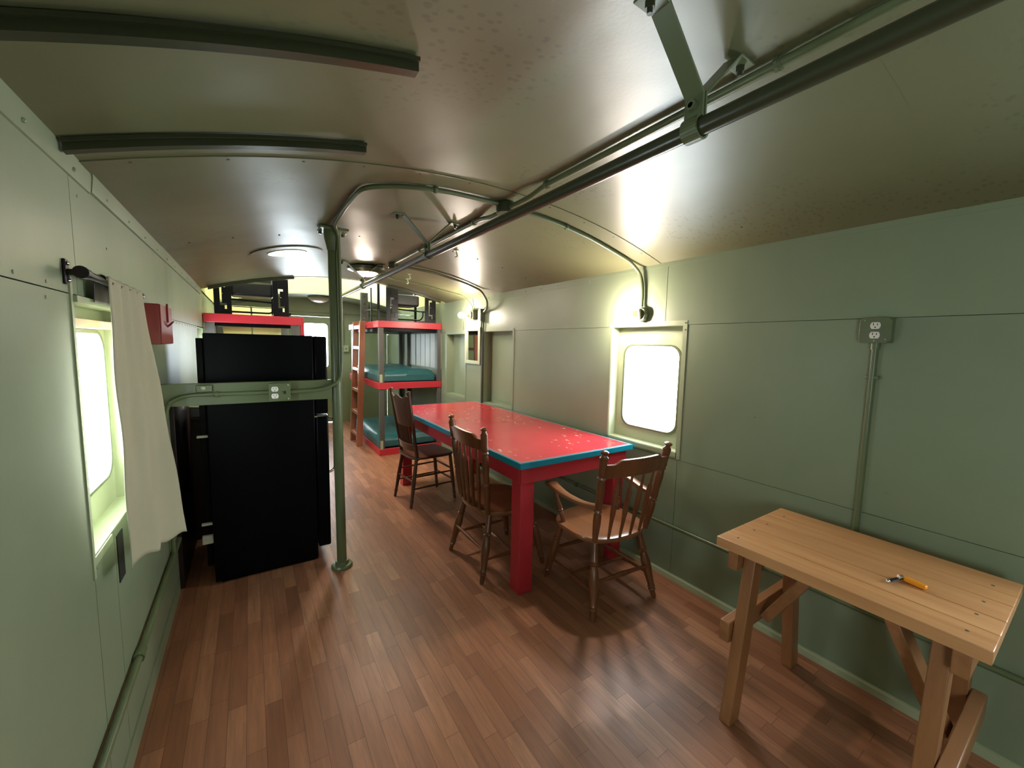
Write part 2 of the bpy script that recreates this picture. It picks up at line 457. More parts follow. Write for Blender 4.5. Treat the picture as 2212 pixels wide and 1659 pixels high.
# ---- far end wall with the door opening, rear end wall
DX0, DX1, DZ = .62, 1.32, 1.93
m = MB()
m.box(XL, DX0, YE, YE+.06, 0, 2.3); m.box(DX1, XR, YE, YE+.06, 0, 2.3); m.box(DX0, DX1, YE, YE+.06, DZ, 2.3)
m.box(XL, XR, YE-.004, YE, 1.955, 1.96)
struct(m.build('wall_far', 'wall'))
m = MB()
m.box(XL, XR, YB-.06, YB, 0, 2.3)
struct(m.build('wall_rear', 'wall'))

# ---- cupola above the bunks
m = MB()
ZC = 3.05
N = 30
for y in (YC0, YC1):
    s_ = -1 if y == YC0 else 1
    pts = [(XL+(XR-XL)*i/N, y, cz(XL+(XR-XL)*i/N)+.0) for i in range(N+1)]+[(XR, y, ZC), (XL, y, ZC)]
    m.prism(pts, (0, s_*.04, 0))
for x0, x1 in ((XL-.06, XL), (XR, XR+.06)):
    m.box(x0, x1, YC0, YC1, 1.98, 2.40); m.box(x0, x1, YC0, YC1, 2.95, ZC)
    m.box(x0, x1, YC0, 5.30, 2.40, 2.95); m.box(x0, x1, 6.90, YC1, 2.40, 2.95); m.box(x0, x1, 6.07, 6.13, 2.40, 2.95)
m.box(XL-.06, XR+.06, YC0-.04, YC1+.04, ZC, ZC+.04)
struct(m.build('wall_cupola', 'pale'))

# ---- trim strips
m = MB()
# left cove strip between wall and ceiling
m.prism([(XL, 0, 1.938), (XL+.005, 0, 1.940), (XL+.009, 0, 1.985), (XL+.008, 0, 2.004), (XL, 0, 2.004)], (0, 1.8, 0))
m.prism([(XL, YB, 1.938), (XL+.005, YB, 1.940), (XL+.009, YB, 1.985), (XL+.008, YB, 2.004), (XL, YB, 2.004)], (0, -YB, 0))
m.prism([(XL, 1.8, 1.942), (XL+.008, 1.8, 1.944), (XL+.013, 1.8, 1.990), (XL+.012, 1.8, 2.006), (XL, 1.8, 2.006)], (0, YC0-1.8, 0))
for k in range(14): m.ball((XL+.008, 1.05+k*.30, 1.962), .006, n=4)
struct(m.build('trim_2', 'wall'))
m = MB()
m.box(XR-.006, XR, 2.35, YC0, 1.99, 2.05); m.box(XR-.005, XR, -1.3, 2.35, 2.02, 2.05)
for k in range(12): m.ball((XR-.007, 2.5+k*.24, 2.015), .006, n=4)
struct(m.build('trim_3', 'wall'))
m = MB(); m.prism([(XR, YB, 0), (XR-.022, YB, 0), (XR-.018, YB, .028), (XR, YB, .034)], (0, YC0+.05-YB, 0)); struct(m.build('baseboard_right', 'trim'))
m = MB(); m.box(XL, XL+.006, YB, 2.93, 0, .085); struct(m.build('baseboard_left', 'wall'))
m = MB(); m.box(XL+.02, XR-.02, YE-.008, YE-.002, 1.985, 2.010); struct(m.build('trim_4', 'green'))
# ceiling edges at the cupola opening
m = MB()
for y in (YC0, YC1):
    for i in range(N):
        xa, xb = XL+(XR-XL)*i/N, XL+(XR-XL)*(i+1)/N
        m.prism([(xa, y-.02, cz(xa)-.006), (xb, y-.02, cz(xb)-.006), (xb, y-.02, cz(xb)+.02), (xa, y-.02, cz(xa)+.02)], (0, .04, 0))
struct(m.build('trim_5', 'trim'))

# ---- windows
def roundrect(y0, y1, z0, z1, r, n=6):
    out = []
    for cy_, cz_, a0 in ((y1-r, z1-r, 0), (y0+r, z1-r, PI/2), (y0+r, z0+r, PI), (y1-r, z0+r, 1.5*PI)):
        for k in range(n+1):
            a = a0+PI/2*k/n; out.append((cy_+r*math.cos(a), cz_+r*math.sin(a)))
    return out
def matchrect(inner, y0, y1, z0, z1):
    cy_, cz_ = (y0+y1)/2, (z0+z1)/2; out = []
    for y, z in inner:
        dy, dz = y-cy_, z-cz_
        k = min(((y1-y0)/2)/max(abs(dy), 1e-6), ((z1-z0)/2)/max(abs(dz), 1e-6))
        out.append((cy_+dy*k, cz_+dz*k))
    # snap the nearest point to every corner
    for c in ((y0, z0), (y0, z1), (y1, z0), (y1, z1)):
        i = min(range(len(out)), key=lambda i: (out[i][0]-c[0])**2+(out[i][1]-c[1])**2); out[i] = c
    return out
def window(n, rect, x, side, depth, inset=(.055, .055, .095, .095), frame=True):
    y0, y1, z0, z1 = rect
    root = struct(thing('window_%d' % n, None, None, (x, (y0+y1)/2, z0)))
    xb = x+side*depth
    # jamb liner
    m = MB()
    for a in ((y0, y0+.004, z0, z1), (y1-.004, y1, z0, z1), (y0, y1, z0, z0+.004), (y0, y1, z1-.004, z1)):
        m.box(min(x, xb), max(x, xb), *a)
    m.build('jamb', 'trim', root)
    inner = roundrect(y0+inset[0], y1-inset[1], z0+inset[2], z1-inset[3], .075)
    outer = matchrect(inner, y0, y1, z0, z1)
    m = MB(); m.ringplate([(xb, a, b_) for a, b_ in outer], [(xb, a, b_) for a, b_ in inner], (side*.012, 0, 0)); m.build('sash', 'trim', root)
    cy_, cz_ = (y0+y1)/2, (z0+z1)/2
    grow = [(cy_+(a-cy_)*1.06, cz_+(b_-cz_)*1.04) for a, b_ in inner]
    m = MB(); m.ringplate([(xb-side*.006, a, b_) for a, b_ in grow], [(xb-side*.006, a, b_) for a, b_ in inner], (side*.007, 0, 0)); m.build('gasket', 'green', root)
    m = MB(); m.prism([(xb+side*.014, a, b_) for a, b_ in grow], (side*.003, 0, 0)); m.build('pane', 'glass', root)
    if frame:
        m = MB(); xx = (x-side*.004); w_ = .028
        lo, hi = min(x, xx), max(x, xx)
        m.box(lo, hi, y0-w_, y1+w_, z1-.002, z1+w_); m.box(lo, hi, y0-w_*.2, y0+.0, z0-w_, z1)
        m.box(lo, hi, y1, y1+.012, z0-w_*.5, z1); m.box(lo, hi, y0-w_*.2, y1+.012, z0-w_, z0)
        m.box(lo, hi, y0-w_, y0-w_*.2, z0-w_-.01, z1-.002)
        for yy, zz in ((y0-.014, z1+.012), (y0-.014, z1-.03), (y0-.014, z0-.02), (y0+.1, z0-.014), (y1-.1, z0-.014)):
            m.ball((xx, yy, zz), .005, n=4)
        m.build('window_frame', 'trim', root)
    return root
window(1, RW[1], XR, 1, .075, (.065, .068, .10, .135))
window(2, LW[0], XL, -1, .065, (.045, .05, .12, .095), frame=False)
# wooden head batten and pale ledge of the curtained window
w2 = bpy.data.objects['window_2']
m = MB(); m.box(XL-.06, XL-.01, 1.58, 2.145, 1.525, 1.55); m.build('head_batten', 'pine', w2)
m = MB(); m.box(XL-.05, XL+.012, 1.575, 2.15, 1.592, 1.61); m.build('ledge', 'trim', w2)
m = MB(); m.box(XL-.001, XL+.004, 1.560, 1.577, .80, 1.66); m.box(XL-.001, XL+.004, 1.577, 1.75, .835, .86)
m.build('frame_strip', 'trim', w2)
window(3, LW[1], XL, -1, .065, frame=False)
window(4, RW[0], XR, 1, .075)  # added out of view behind the camera to let daylight into the near end
window(11, LW[2], XL, -1, .065, frame=False)  # added unseen behind the camera, daylight fill for right wall and bench
def boarded(n, rect):
    y0, y1, z0, z1 = rect; x = XR; xb = x+.10
    root = struct(thing('window_%d' % n, None, None, (x, (y0+y1)/2, z0)))
    m = MB()
    for a in ((y0, y0+.004, z0, z1), (y1-.004, y1, z0, z1), (y0, y1, z0, z0+.004), (y0, y1, z1-.004, z1)): m.box(x, xb, *a)
    m.build('jamb', 'wall', root)
    m = MB(); m.box(xb, xb+.02, y0, y1, z0, z1)
    m.box(xb-.008, xb, y0+.005, y1-.12, z0+.04, z1-.07)
    m.build('cover_board', 'wall', root)
    m = MB(); w_ = .03
    m.box(x-.005, x, y0-w_, y1+w_, z1, z1+w_); m.box(x-.005, x, y0-w_, y1+w_, z0-w_*1.6, z0)
    m.box(x-.005, x, y0-w_, y0, z0, z1); m.box(x-.005, x, y1, y1+w_, z0, z1)
    for yy in (y0-.015, y1+.015):
        for zz in (z0+.05, (z0+z1)/2, z1+.015): m.ball((x-.005, yy, zz), .005, n=4)
    m.build('window_frame', 'wall', root)
boarded(5, RW[2]); boarded(6, RW[3])
# end door with a rounded window; rear door window
d = struct(thing('door_1', None, None, ((DX0+DX1)/2, YE+.03, 0)))
inner = roundrect(.80, 1.20, 1.02, 1.81, .06)
outer = matchrect(inner, DX0+.004, DX1-.004, .86, DZ-.004)
m = MB(); m.ringplate([(a, YE+.02, b_) for a, b_ in outer], [(a, YE+.02, b_) for a, b_ in inner], (0, .035, 0))
m.box(DX0+.004, DX1-.004, YE+.02, YE+.055, .01, .86); m.build('door_leaf', 'wall', d)
m = MB(); m.prism([(a, YE+.036, b_) for a, b_ in roundrect(.795, 1.205, 1.015, 1.815, .06)], (0, .004, 0)); m.build('pane', 'glass', d)
m = MB(); m.box(DX0-.03, DX0, YE-.012, YE, 0, DZ+.03); m.box(DX1, DX1+.03, YE-.012, YE, 0, DZ+.03); m.box(DX0-.03, DX1+.03, YE-.012, YE, DZ, DZ+.03)
m.build('door_frame', 'green', d)
m = MB(); m.tube([(1.25, YE+.02, .98), (1.25, YE-.03, .98)], .012); m.ball((1.25, YE-.045, .98), .025); m.build('door_knob', 'iron', d)
# cupola window panes
n_ = 7
for x in (XL-.03, XR+.03):
    for ya, yb in ((5.30, 6.07), (6.13, 6.90)):
        d = struct(thing('window_%d' % n_, None, None, (x, (ya+yb)/2, 2.40))); n_ += 1
        m = MB(); m.box(x-.002, x+.002, ya, yb, 2.40, 2.95); m.build('pane', 'glass', d)

# ================================================================== CEILING FITTINGS
# curved roof ribs : hat-section strips following the roof
def rib(name, y, x0, x1, label, group, w_=.040, h_=.028, mat='dgreen', drop=.0, skew=0.):
    o = thing(name, label, 'roof rib', ((x0+x1)/2, y, cz((x0+x1)/2)-h_), 0, group)
    n = 24
    for part_, (a, b_, z0_, z1_) in {'flange': (-w_/2, w_/2, .009, .0), 'web': (-w_*.22, w_*.5, h_, .009)}.items():
        mb = MB()
        ring = []
        for i in range(n+1):
            x = x0+(x1-x0)*i/n; z = cz(x)-drop-.0045; y_ = y+skew*(1-i/n)
            ring.append([mb.bm.verts.new((x, y_+a, z-z0_)), mb.bm.verts.new((x, y_+b_, z-z0_)), mb.bm.verts.new((x, y_+b_, z-z1_)), mb.bm.verts.new((x, y_+a, z-z1_))])
        for i in range(n):
            for k in range(4): mb.bm.faces.new([ring[i][k], ring[i][(k+1) % 4], ring[i+1][(k+1) % 4], ring[i+1][k]])
        mb.bm.faces.new(ring[0]); mb.bm.faces.new(ring[-1][::-1])
        mb.build(part_, mat, o)
    return o
G = 'dark green curved roof ribs'
rib('roof_rib', 1.02, -.385, .372, 'nearest dark green curved roof rib, top left above the camera', G, skew=.045)
rib('roof_rib', 1.53, -.385, .368, 'second dark green curved roof rib, its left end touching the cove strip', G, skew=.02)
rib('roof_rib', 5.10, -.33, .44, 'dark green curved roof rib over the bunk behind the black refrigerator', G)
rib('roof_rib', 5.10, 1.46, 2.17, 'dark green curved roof rib over the ladder bunk, right of the aisle', G)

# main pipe rail with its brackets
PX, PZ = .912, 2.022
m = MB(); m.tube([(PX, YB+.01, PZ), (PX, 1.0, PZ), (PX, 3., PZ), (PX, 5.02, PZ)], .0205, 20)
pr = thing('overhead_pipe_rail', 'long dark green overhead pipe rail running the length of the roof', 'pipe', (PX, 2, PZ))
m.build('pipe', 'dgreen', pr)
m = MB(); m.bar((PX, 5.005, PZ-.02), (PX-.03, 5.09, cz(PX)-.006), .028, .006, (1, 0, 0)); m.build('end_strap', 'blacksteel', pr)

def pipe_bracket(y, label):
    o = thing('pipe_bracket', label, 'bracket', (PX, y, PZ), 0, 'forked brackets hanging the overhead pipe')
    for s_ in (-1, 1):
        xf = PX+s_*.145; zf = cz(xf)-.006
        m = MB()
        m.bar((PX+s_*.007, y, PZ+.075), (xf, y, zf-.002), .006, .048, (0, 1, 0))
        m.box(min(xf-s_*.004, xf+s_*.06), max(xf-s_*.004, xf+s_*.06), y-.024, y+.024, zf-.006, zf)
        m.box(min(PX+s_*.003, PX+s_*.009), max(PX+s_*.003, PX+s_*.009), y-.024, y+.024, PZ+.022, PZ+.08)
        m.build('arm', 'green', o, bevel=.001)
        m = MB(); m.tube([(xf+s_*.035, y, zf-.006), (xf+s_*.035, y, zf-.02)], .011, 6); m.tube([(xf+s_*.035, y, zf-.02), (xf+s_*.035, y, zf-.03)], .006, 8)
        m.build('bolt', 'dgreen', o)
    m = MB()
    cl = [(PX+.0255*math.cos(a), y, PZ+.0255*math.sin(a)) for a in [PI*.5+2*PI*k/24 for k in range(25)]]
    for k in range(24):
        p, q = Vector(cl[k]), Vector(cl[k+1]); m.bar(p, q, .042, .005, (0, 0, 1) if abs((q-p).normalized().z) < .7 else (1, 0, 0))
    m.build('clamp', 'green', o)
    m = MB(); m.tube([(PX-.022, y, PZ+.05), (PX+.02, y, PZ+.05)], .0065, 8); m.tube([(PX-.022, y, PZ+.05), (PX-.010, y, PZ+.05)], .013, 6)
    m.build('bolt', 'green', o)
    return o
pipe_bracket(.615, 'forked bracket nearest the camera, clamping the overhead pipe at top right')
pipe_bracket(2.34, 'forked bracket on the overhead pipe between the junction box and the dome lamp')
pipe_bracket(3.98, 'small far forked bracket on the overhead pipe in front of the dome lamp glow')

# conduits on the ceiling
def cond_pts(pts2, off=.017): return [(x, y, cz(x)-off) for x, y in pts2]
def conduit(name, pts, label, r=.0115, mat='green', straps=(), group='painted conduits', rr=.08):
    o = thing(name, label, 'conduit', tuple(pts[0]), 0, group)
    m = MB(); m.tube(smoothpath(pts, rr), r, 12); m.build('tube', mat, o)
    for p, ax in straps:
        p = Vector(p); d_ = Vector((1, 0, 0)) if ax == 'x' else Vector((0, 1, 0)) if ax == 'y' else Vector((0, 0, 1))
        m = MB(); m.tube([p-d_*.009, p+d_*.009], r+.0035, 12); m.tube([p-d_*.004, p+d_*.004], r+.006, 8); m.build('strap', mat, o)
    return o
CX = 1.150
conduit('ceiling_conduit', [(CX, YB+.02, cz(CX)-.017), (CX, 1.0, cz(CX)-.017), (CX, 1.52, cz(CX)-.017), (CX, 1.62, cz(CX)-.035), (CX, 1.80, cz(CX)-.035)],
        'conduit running beside the overhead pipe from the near roof to the round junction box', .0125,
        straps=[((CX, .55, cz(CX)-.017), 'y'), ((CX, 1.50, cz(CX)-.017), 'y')])
conduit('ceiling_conduit', [(CX, 1.89, cz(CX)-.035), (CX, 2.02, cz(CX)-.035), (CX, 2.12, cz(CX)-.017), (CX, 2.6, cz(CX)-.017), (CX, 3.75, cz(CX)-.017)],
        'conduit along the overhead pipe between the two round junction boxes', .0125,
        straps=[((CX, 2.2, cz(CX)-.017), 'y'), ((CX, 3.1, cz(CX)-.017), 'y')])
def jbox(x, y, label, r=.052):
    o = thing('junction_box', label, 'junction box', (x, y, cz(x)-.055), 0, 'round ceiling junction boxes')
    m = MB(); m.tube([(x, y, cz(x)-.004), (x, y, cz(x)-.052)], r, 20); m.build('body', 'dgreen', o, bevel=.003)
    m = MB(); m.tube([(x, y, cz(x)-.052), (x, y, cz(x)-.057)], r*.92, 20); m.build('cover', 'dgreen', o)
jbox(CX, 1.845, 'near round junction box where four ceiling conduits meet')
jbox(CX, 3.81, 'far round junction box on the ceiling beside the dome lamp', .045)
# branch left -> pole
ptsL = cond_pts([(1.10, 1.845), (.90, 1.845), (.75, 1.845), (.60, 1.87), (.45, 1.93)])+[(.437, 2.25, cz(.437)-.017), (.447, 2.64, cz(.44)-.018), (.476, 2.698, cz(.44)-.05), (.480, 2.697, 2.05), (.484, 2.697, 1.40), (.474, 2.695, 1.25), (.37, 2.695, 1.198), (.19, 2.695, 1.194)]
o = conduit('pole_conduit', ptsL, 'conduit curving from the near junction box down the green pole to the outlet board', .0115, rr=.11,
        straps=[((.76, 1.845, cz(.76)-.017), 'x')])
# branch right -> wall lamp
ptsR = cond_pts([(1.20, 1.845), (1.47, 1.835), (1.75, 1.84), (2.02, 1.85), (2.14, 1.85)])+[(2.235, 1.84, 1.99), (2.236, 1.82, 1.90), (2.232, 1.82, 1.775)]
conduit('lamp_conduit', ptsR, 'conduit curving across the ceiling from the near junction box to the near wall lamp', .0115, straps=[((1.56, 1.836, cz(1.56)-.017), 'x')], rr=.06)
# far branch to the vertical pair beside the boarded windows
ptsF = cond_pts([(1.19, 3.82), (1.55, 3.78), (1.90, 3.80)])+[(2.10, 3.84, cz(2.10)-.017), (2.19, 3.86, 1.97), (2.20, 3.88, 1.895), (2.21, 3.96, 1.865), (2.235, 4.02, 1.865)]
conduit('wall_conduit', ptsF, 'conduit bending down from the far junction box to the small box between boarded windows', .0115, rr=.06)
ptsT = [(1.16, 4.30, cz(1.2)-.02), (1.353, 4.60, cz(1.353)-.016)]+cond_pts([(1.6, 4.55), (1.95, 4.47)], .012)+[(2.14, 4.36, cz(2.14)-.012), (2.235, 4.30, 1.96), (2.235, 4.28, 1.875)]
conduit('thin_conduit', ptsT, 'thin conduit looping over the ceiling to the far wall lamp', .0065, rr=.05)

# vertical conduit pair with its box, right wall
o = thing('wall_conduit_box', 'tall thin conduit pair dropping behind the table from a small box', 'conduit', (2.235, 4.05, 0), 0)
m = MB(); m.box(2.20, XR, 4.03, 4.09, 1.76, 1.90); m.build('box', 'green', o, bevel=.003)
for s_ in (-1, 1):
    m = MB(); m.tube(smoothpath([(2.238, 4.055+s_*.016, 1.76), (2.238, 4.055+s_*.022, 1.70), (2.242, 4.055+s_*.009, 1.55), (2.242, 4.055+s_*.009, .06)], .05), .0075, 10); m.build('tube', 'dgreen', o)

# ceiling hooks
for x, y, label in ((1.43, 4.17, 'small white ceiling hook just beyond the far conduit'), (1.50, 4.45, 'small white ceiling hook above the ladder bunk side'), (1.37, 2.915, 'dull square hook fixed to the ceiling right of the overhead pipe')):
    o = thing('ceiling_hook', label, 'hook', (x, y, cz(x)-.05), 0, 'small hooks in the ceiling')
    m = MB(); m.tube([(x, y, cz(x)-.001), (x, y, cz(x)-.01)], .02, 12); m.build('base', 'trim', o)
    m = MB(); m.tube(smoothpath([(x, y, cz(x)-.01), (x+.005, y, cz(x)-.03), (x+.012, y, cz(x)-.05), (x-.008, y, cz(x)-.058)], .01), .006, 8); m.build('hook', 'trim', o)

# round roof vent with its wide ring
o = thing('roof_vent', 'round open roof vent in a wide ceiling ring, glowing with daylight', 'vent', (HX, HY, cz(HX)))
def ringring(mb, r0, r1, dz0, dz1, n=48):
    V = []
    for k in range(n):
        a = 2*PI*k/n
        row = []
        for r, dz in ((r0, dz0), (r1, dz0), (r1, dz1), (r0, dz1)):
            x, y = HX+r*math.cos(a), HY+r*math.sin(a); row.append(mb.bm.verts.new((x, y, cz(x)+dz)))
        V.append(row)
    for k in range(n):
        for j in range(4):
            f = mb.bm.faces.new([V[k][j], V[k][(j+1) % 4], V[(k+1) % n][(j+1) % 4], V[(k+1) % n][j]])
m = MB(); ringring(m, HR, .245, -.008, -.001); m.build('ceiling_ring', 'ceil', o)
m = MB(); ringring(m, HR-.006, HR, -.012, .022); m.build('collar', 'trim', o)

# dome lamp on the ceiling
LX, LY = 1.0, 4.19
o = thing('dome_lamp', 'round dark ceiling lamp pan with a glowing lens, beside the overhead pipe', 'ceiling lamp', (LX, LY, 2.1))
zt = cz(LX)
m = MB(); m.turned((LX, LY, zt-.011), (LX, LY, zt-.066), [(0, .175), (.12, .185), (.55, .178), (.9, .125), (1, .12)], 36); m.build('pan', 'dgreen', o)
m = MB(); m.ball((LX, LY, zt-.055), .105, sz=.40, n=12); m.build('lens', 'lens', o)

# far dome light
o = thing('far_dome_light', 'unlit round dome light under the far ceiling above the door', 'ceiling lamp', (1.0, 7.45, 2.15))
z = cz(1.0)
m = MB(); m.turned((1.0, 7.45, z-.009), (1.0, 7.45, z-.055), [(0, .17), (.6, .17), (1, .15)], 32); m.build('rim', 'ceil', o)
m = MB(); m.ball((1.0, 7.45, z-.05), .14, sz=.42, n=12); m.build('lens', 'lensoff', o)

# bare bulb wall lamps
def wall_lamp(y, z, L, label, box=False, tilt=0):
    o = thing('wall_lamp', label, 'wall lamp', (XR-.01, y, z), 0, 'bare bulb wall lamps')
    m = MB()
    if box: m.box(XR-.06, XR-.002, y-.055, y+.05, z-.045, z+.06)
    else: m.tube([(XR-.002, y, z), (XR-.045, y, z)], .05, 8)
    m.build('box', 'dgreen' if box else 'green', o, bevel=.003)
    p0 = Vector((XR-(.058 if box else .043), y, z)); d_ = Vector((-math.cos(tilt), math.sin(tilt), -.04)).normalized()
    m = MB(); m.turned(p0, p0+d_*.055, [(0, .035), (.2, .036), (.3, .026), (.7, .022), (1, .021)], 16); m.build('socket', 'porcelain', o)
    m = MB(); m.turned(p0+d_*.05, p0+d_*(.05+L), [(0, .013), (.18, .015), (.35, .024), (.52, .032), (.68, .035), (.82, .030), (.93, .018), (1, .004)], 20)
    m.build('bulb', 'bulb', o)
    return o
wall_lamp(1.82, 1.722, .105, 'near bare bulb wall lamp glowing above the bright right window', tilt=.62)
o = wall_lamp(4.26, 1.838, .105, 'far bare bulb wall lamp glowing above the small mirror', box=True, tilt=.3)
m = MB(); m.tube([(2.10, 4.26, 1.80), (2.10, 4.26, 1.70), (2.105, 4.26, 1.66)], .0018, 6); m.build('pull_chain', 'screw', o)

# ================================================================== ELECTRICAL ON WALLS
def receptacles(parent, cx_, cy_, cz_, facing, w_=.034, h_=.028, gap=.040):
    """two faces of a duplex outlet; facing '-x' or '-y'"""
    for s_ in (1, -1):
        z = cz_+s_*gap/2
        pts = []
        for k in range(28):
            a = 2*PI*k/28; c, sn = math.cos(a), math.sin(a)
            u = w_/2*math.copysign(abs(c)**.8, c); v_ = max(-h_/2, min(h_/2, h_*.62*sn))
            pts.append((u, v_))
        m = MB(); slots = MB()
        if facing == '-x':
            m.prism([(cx_, cy_+u, z+v_) for u, v_ in pts], (-.004, 0, 0))
            for dy, hh in ((-.0065, .0075), (.0065, .009)): slots.box(cx_-.0055, cx_-.0035, cy_+dy-.0012, cy_+dy+.0012, z+.001, z+.001+hh)
            slots.tube([(cx_-.0035, cy_, z-.007), (cx_-.0055, cy_, z-.007)], .0028, 8)
        else:
            m.prism([(cx_+u, cy_, z+v_) for u, v_ in pts], (0, -.004, 0))
            for dx, hh in ((-.0065, .0075), (.0065, .009)): slots.box(cx_+dx-.0012, cx_+dx+.0012, cy_-.0055, cy_-.0035, z+.001, z+.001+hh)
            slots.tube([(cx_, cy_-.0035, z-.007), (cx_, cy_-.0055, z-.007)], .0028, 8)
        r = m.build('receptacle', 'white', parent); slots.build('slot', 'slot', r)
# right wall outlet box and its conduit
o = thing('outlet_box', 'square green outlet box with white duplex sockets on the right wall', 'electrical outlet', (XR, .585, 1.592))
m = MB(); m.box(XR-.042, XR, .533, .637, 1.54, 1.645); m.build('box', 'green', o, bevel=.006)
m = MB()
cr = .014; y0, y1, z0, z1 = .532, .638, 1.539, 1.646
m.prism([(XR-.042, y, z) for y, z in ((y0+cr, z0), (y1-cr, z0), (y1, z0+cr), (y1, z1-cr), (y1-cr, z1), (y0+cr, z1), (y0, z1-cr), (y0, z0+cr))], (-.004, 0, 0)); m.build('cover_plate', 'green', o, bevel=.001)
for yy, zz in ((y0+.017, z0+.015), (y1-.017, z1-.012), (.585, 1.548)):
    m = MB(); m.ball((XR-.047, yy, zz), .0035, n=4); m.build('screw', 'trim', o)
receptacles(o, XR-.046, .585, 1.592, '-x')
o = thing('wall_conduit', 'straight vertical conduit dropping from the right wall outlet to behind the workbench', 'conduit', (XR-.02, .585, 0), 0, 'painted conduits')
m = MB(); m.tube([(XR-.02, .585, 1.538), (XR-.02, .585, .39)], .0125, 14); m.build('tube', 'green', o)
m = MB(); m.tube([(XR-.02, .585, 1.540), (XR-.02, .585, 1.512)], .017, 14); m.build('connector', 'green', o)
m = MB(); m.box(XR-.03, XR, .563, .607, 1.385, 1.399); m.build('strap', 'green', o, bevel=.002)
# low conduit along right wall
o = thing('low_wall_conduit', 'low horizontal conduit along the right wall behind the workbench and table', 'conduit', (XR-.02, 1.5, .353), 0, 'painted conduits')
m = MB(); m.tube([(XR-.018, -.9, .353), (XR-.018, 1.5, .353), (XR-.018, 4.9, .353)], .0115, 12); m.build('tube', 'green', o)
for y in (.95, 2.4, 3.9):
    m = MB(); m.box(XR-.032, XR, y-.008, y+.008, .336, .370); m.build('strap', 'green', o, bevel=.002)
# left wall conduit
o = thing('low_wall_conduit', 'horizontal conduit low along the left wall below the curtain', 'conduit', (XL+.02, 1.9, .33), 0, 'painted conduits')
m = MB(); m.tube([(XL+.018, -.6, .305), (XL+.018, 1.915, .328), (XL+.018, 2.90, .340)], .0125, 12); m.build('tube', 'green', o)
m = MB(); m.tube([(XL+.018, 1.885, .328), (XL+.018, 1.925, .328)], .0165, 12); m.tube([(XL+.018, 1.870, .328), (XL+.018, 1.885, .328)], .0185, 8); m.build('coupling', 'green', o)

# ================================================================== POLE AND BOARD
PY = 2.74
o = thing('support_pole', 'green painted steel pole from the floor to the ceiling beside the refrigerator', 'pole', (.466, PY, 0))
m = MB(); m.tube([(.466, PY, .02), (.452, PY, cz(.45)-.14)], .030, 24); m.build('post', 'green', o)
m = MB(); m.turned((.466, PY, 0), (.466, PY, .045), [(0, .066), (.25, .067), (.45, .060), (.5, .043), (1, .040)], 28); m.build('base_flange', 'green', o)
m = MB(); m.turned((.452, PY, cz(.45)-.15), (.450, PY, cz(.45)-.012), [(0, .032), (.2, .037), (.5, .046), (.75, .049), (1, .050)], 20); m.build('collar', 'green', o)
m = MB(); m.box(.375, .535, PY-.07, PY+.07, cz(.45)-.035, cz(.45)-.022); m.build('top_plate', 'green', o, bevel=.002)
for s_ in (-1, 1):
    m = MB(); m.tube([(.455+s_*.066, PY+.045, cz(.45)-.03), (.455+s_*.066, PY+.045, cz(.45)-.05)], .011, 6); m.build('bolt', 'green', o)
for a in (.6, 2.2, 3.8, 5.4):
    m = MB(); m.ball((.466+.054*math.cos(a), PY+.054*math.sin(a), .017), .008, sz=.5, n=4); m.build('screw', 'trim', o)

o = thing('cross_board', 'green horizontal board from the left wall to the pole in front of the refrigerator', 'board', (0, PY, 1.14))
m = MB(); m.box(XL+.001, .426, PY-.02, PY+.02, 1.137, 1.257); m.build('board', 'green', o, bevel=.002)
o = thing('board_outlet_box', 'green outlet box with white duplex sockets on the cross board', 'electrical outlet', (.13, PY-.02, 1.197))
m = MB(); m.box(.085, .190, PY-.062, PY-.0205, 1.148, 1.248); m.build('box', 'green', o, bevel=.004)
m = MB(); m.box(.083, .192, PY-.066, PY-.0625, 1.146, 1.250); m.build('cover_plate', 'green', o, bevel=.002)
receptacles(o, .113, PY-.0665, 1.196, '-y', .036, .028, .040)
m = MB(); m.box(.157, .169, PY-.070, PY-.0665, 1.186, 1.204); m.build('switch', 'slot', o)
for zz in (1.157, 1.238):
    m = MB(); m.ball((.180, PY-.067, zz), .0055, n=5); m.build('screw', 'trim', o)
o = thing('switch_box', 'small green switch box with a round knob on the cross board', 'switch', (-.215, PY-.02, 1.23))
m = MB(); m.box(-.250, -.180, PY-.045, PY-.0205, 1.212, 1.250); m.build('box', 'green', o, bevel=.004)
m = MB(); m.ball((-.217, PY-.052, 1.234), .013, n=6); m.build('knob', 'trim', o)
for xx in (-.242, -.188):
    m = MB(); m.ball((xx, PY-.046, 1.222), .005, n=4); m.build('screw', 'trim', o)
conduit('board_conduit', [(.084, PY-.036, 1.195), (-.10, PY-.036, 1.196), (-.28, PY-.036, 1.198), (-.365, PY-.036, 1.17), (-.382, PY-.037, 1.08), (-.382, PY-.037, .352)],
        'conduit along the cross board bending down beside the left wall', .0105, rr=.09, straps=[((-.16, PY-.036, 1.196), 'x')])

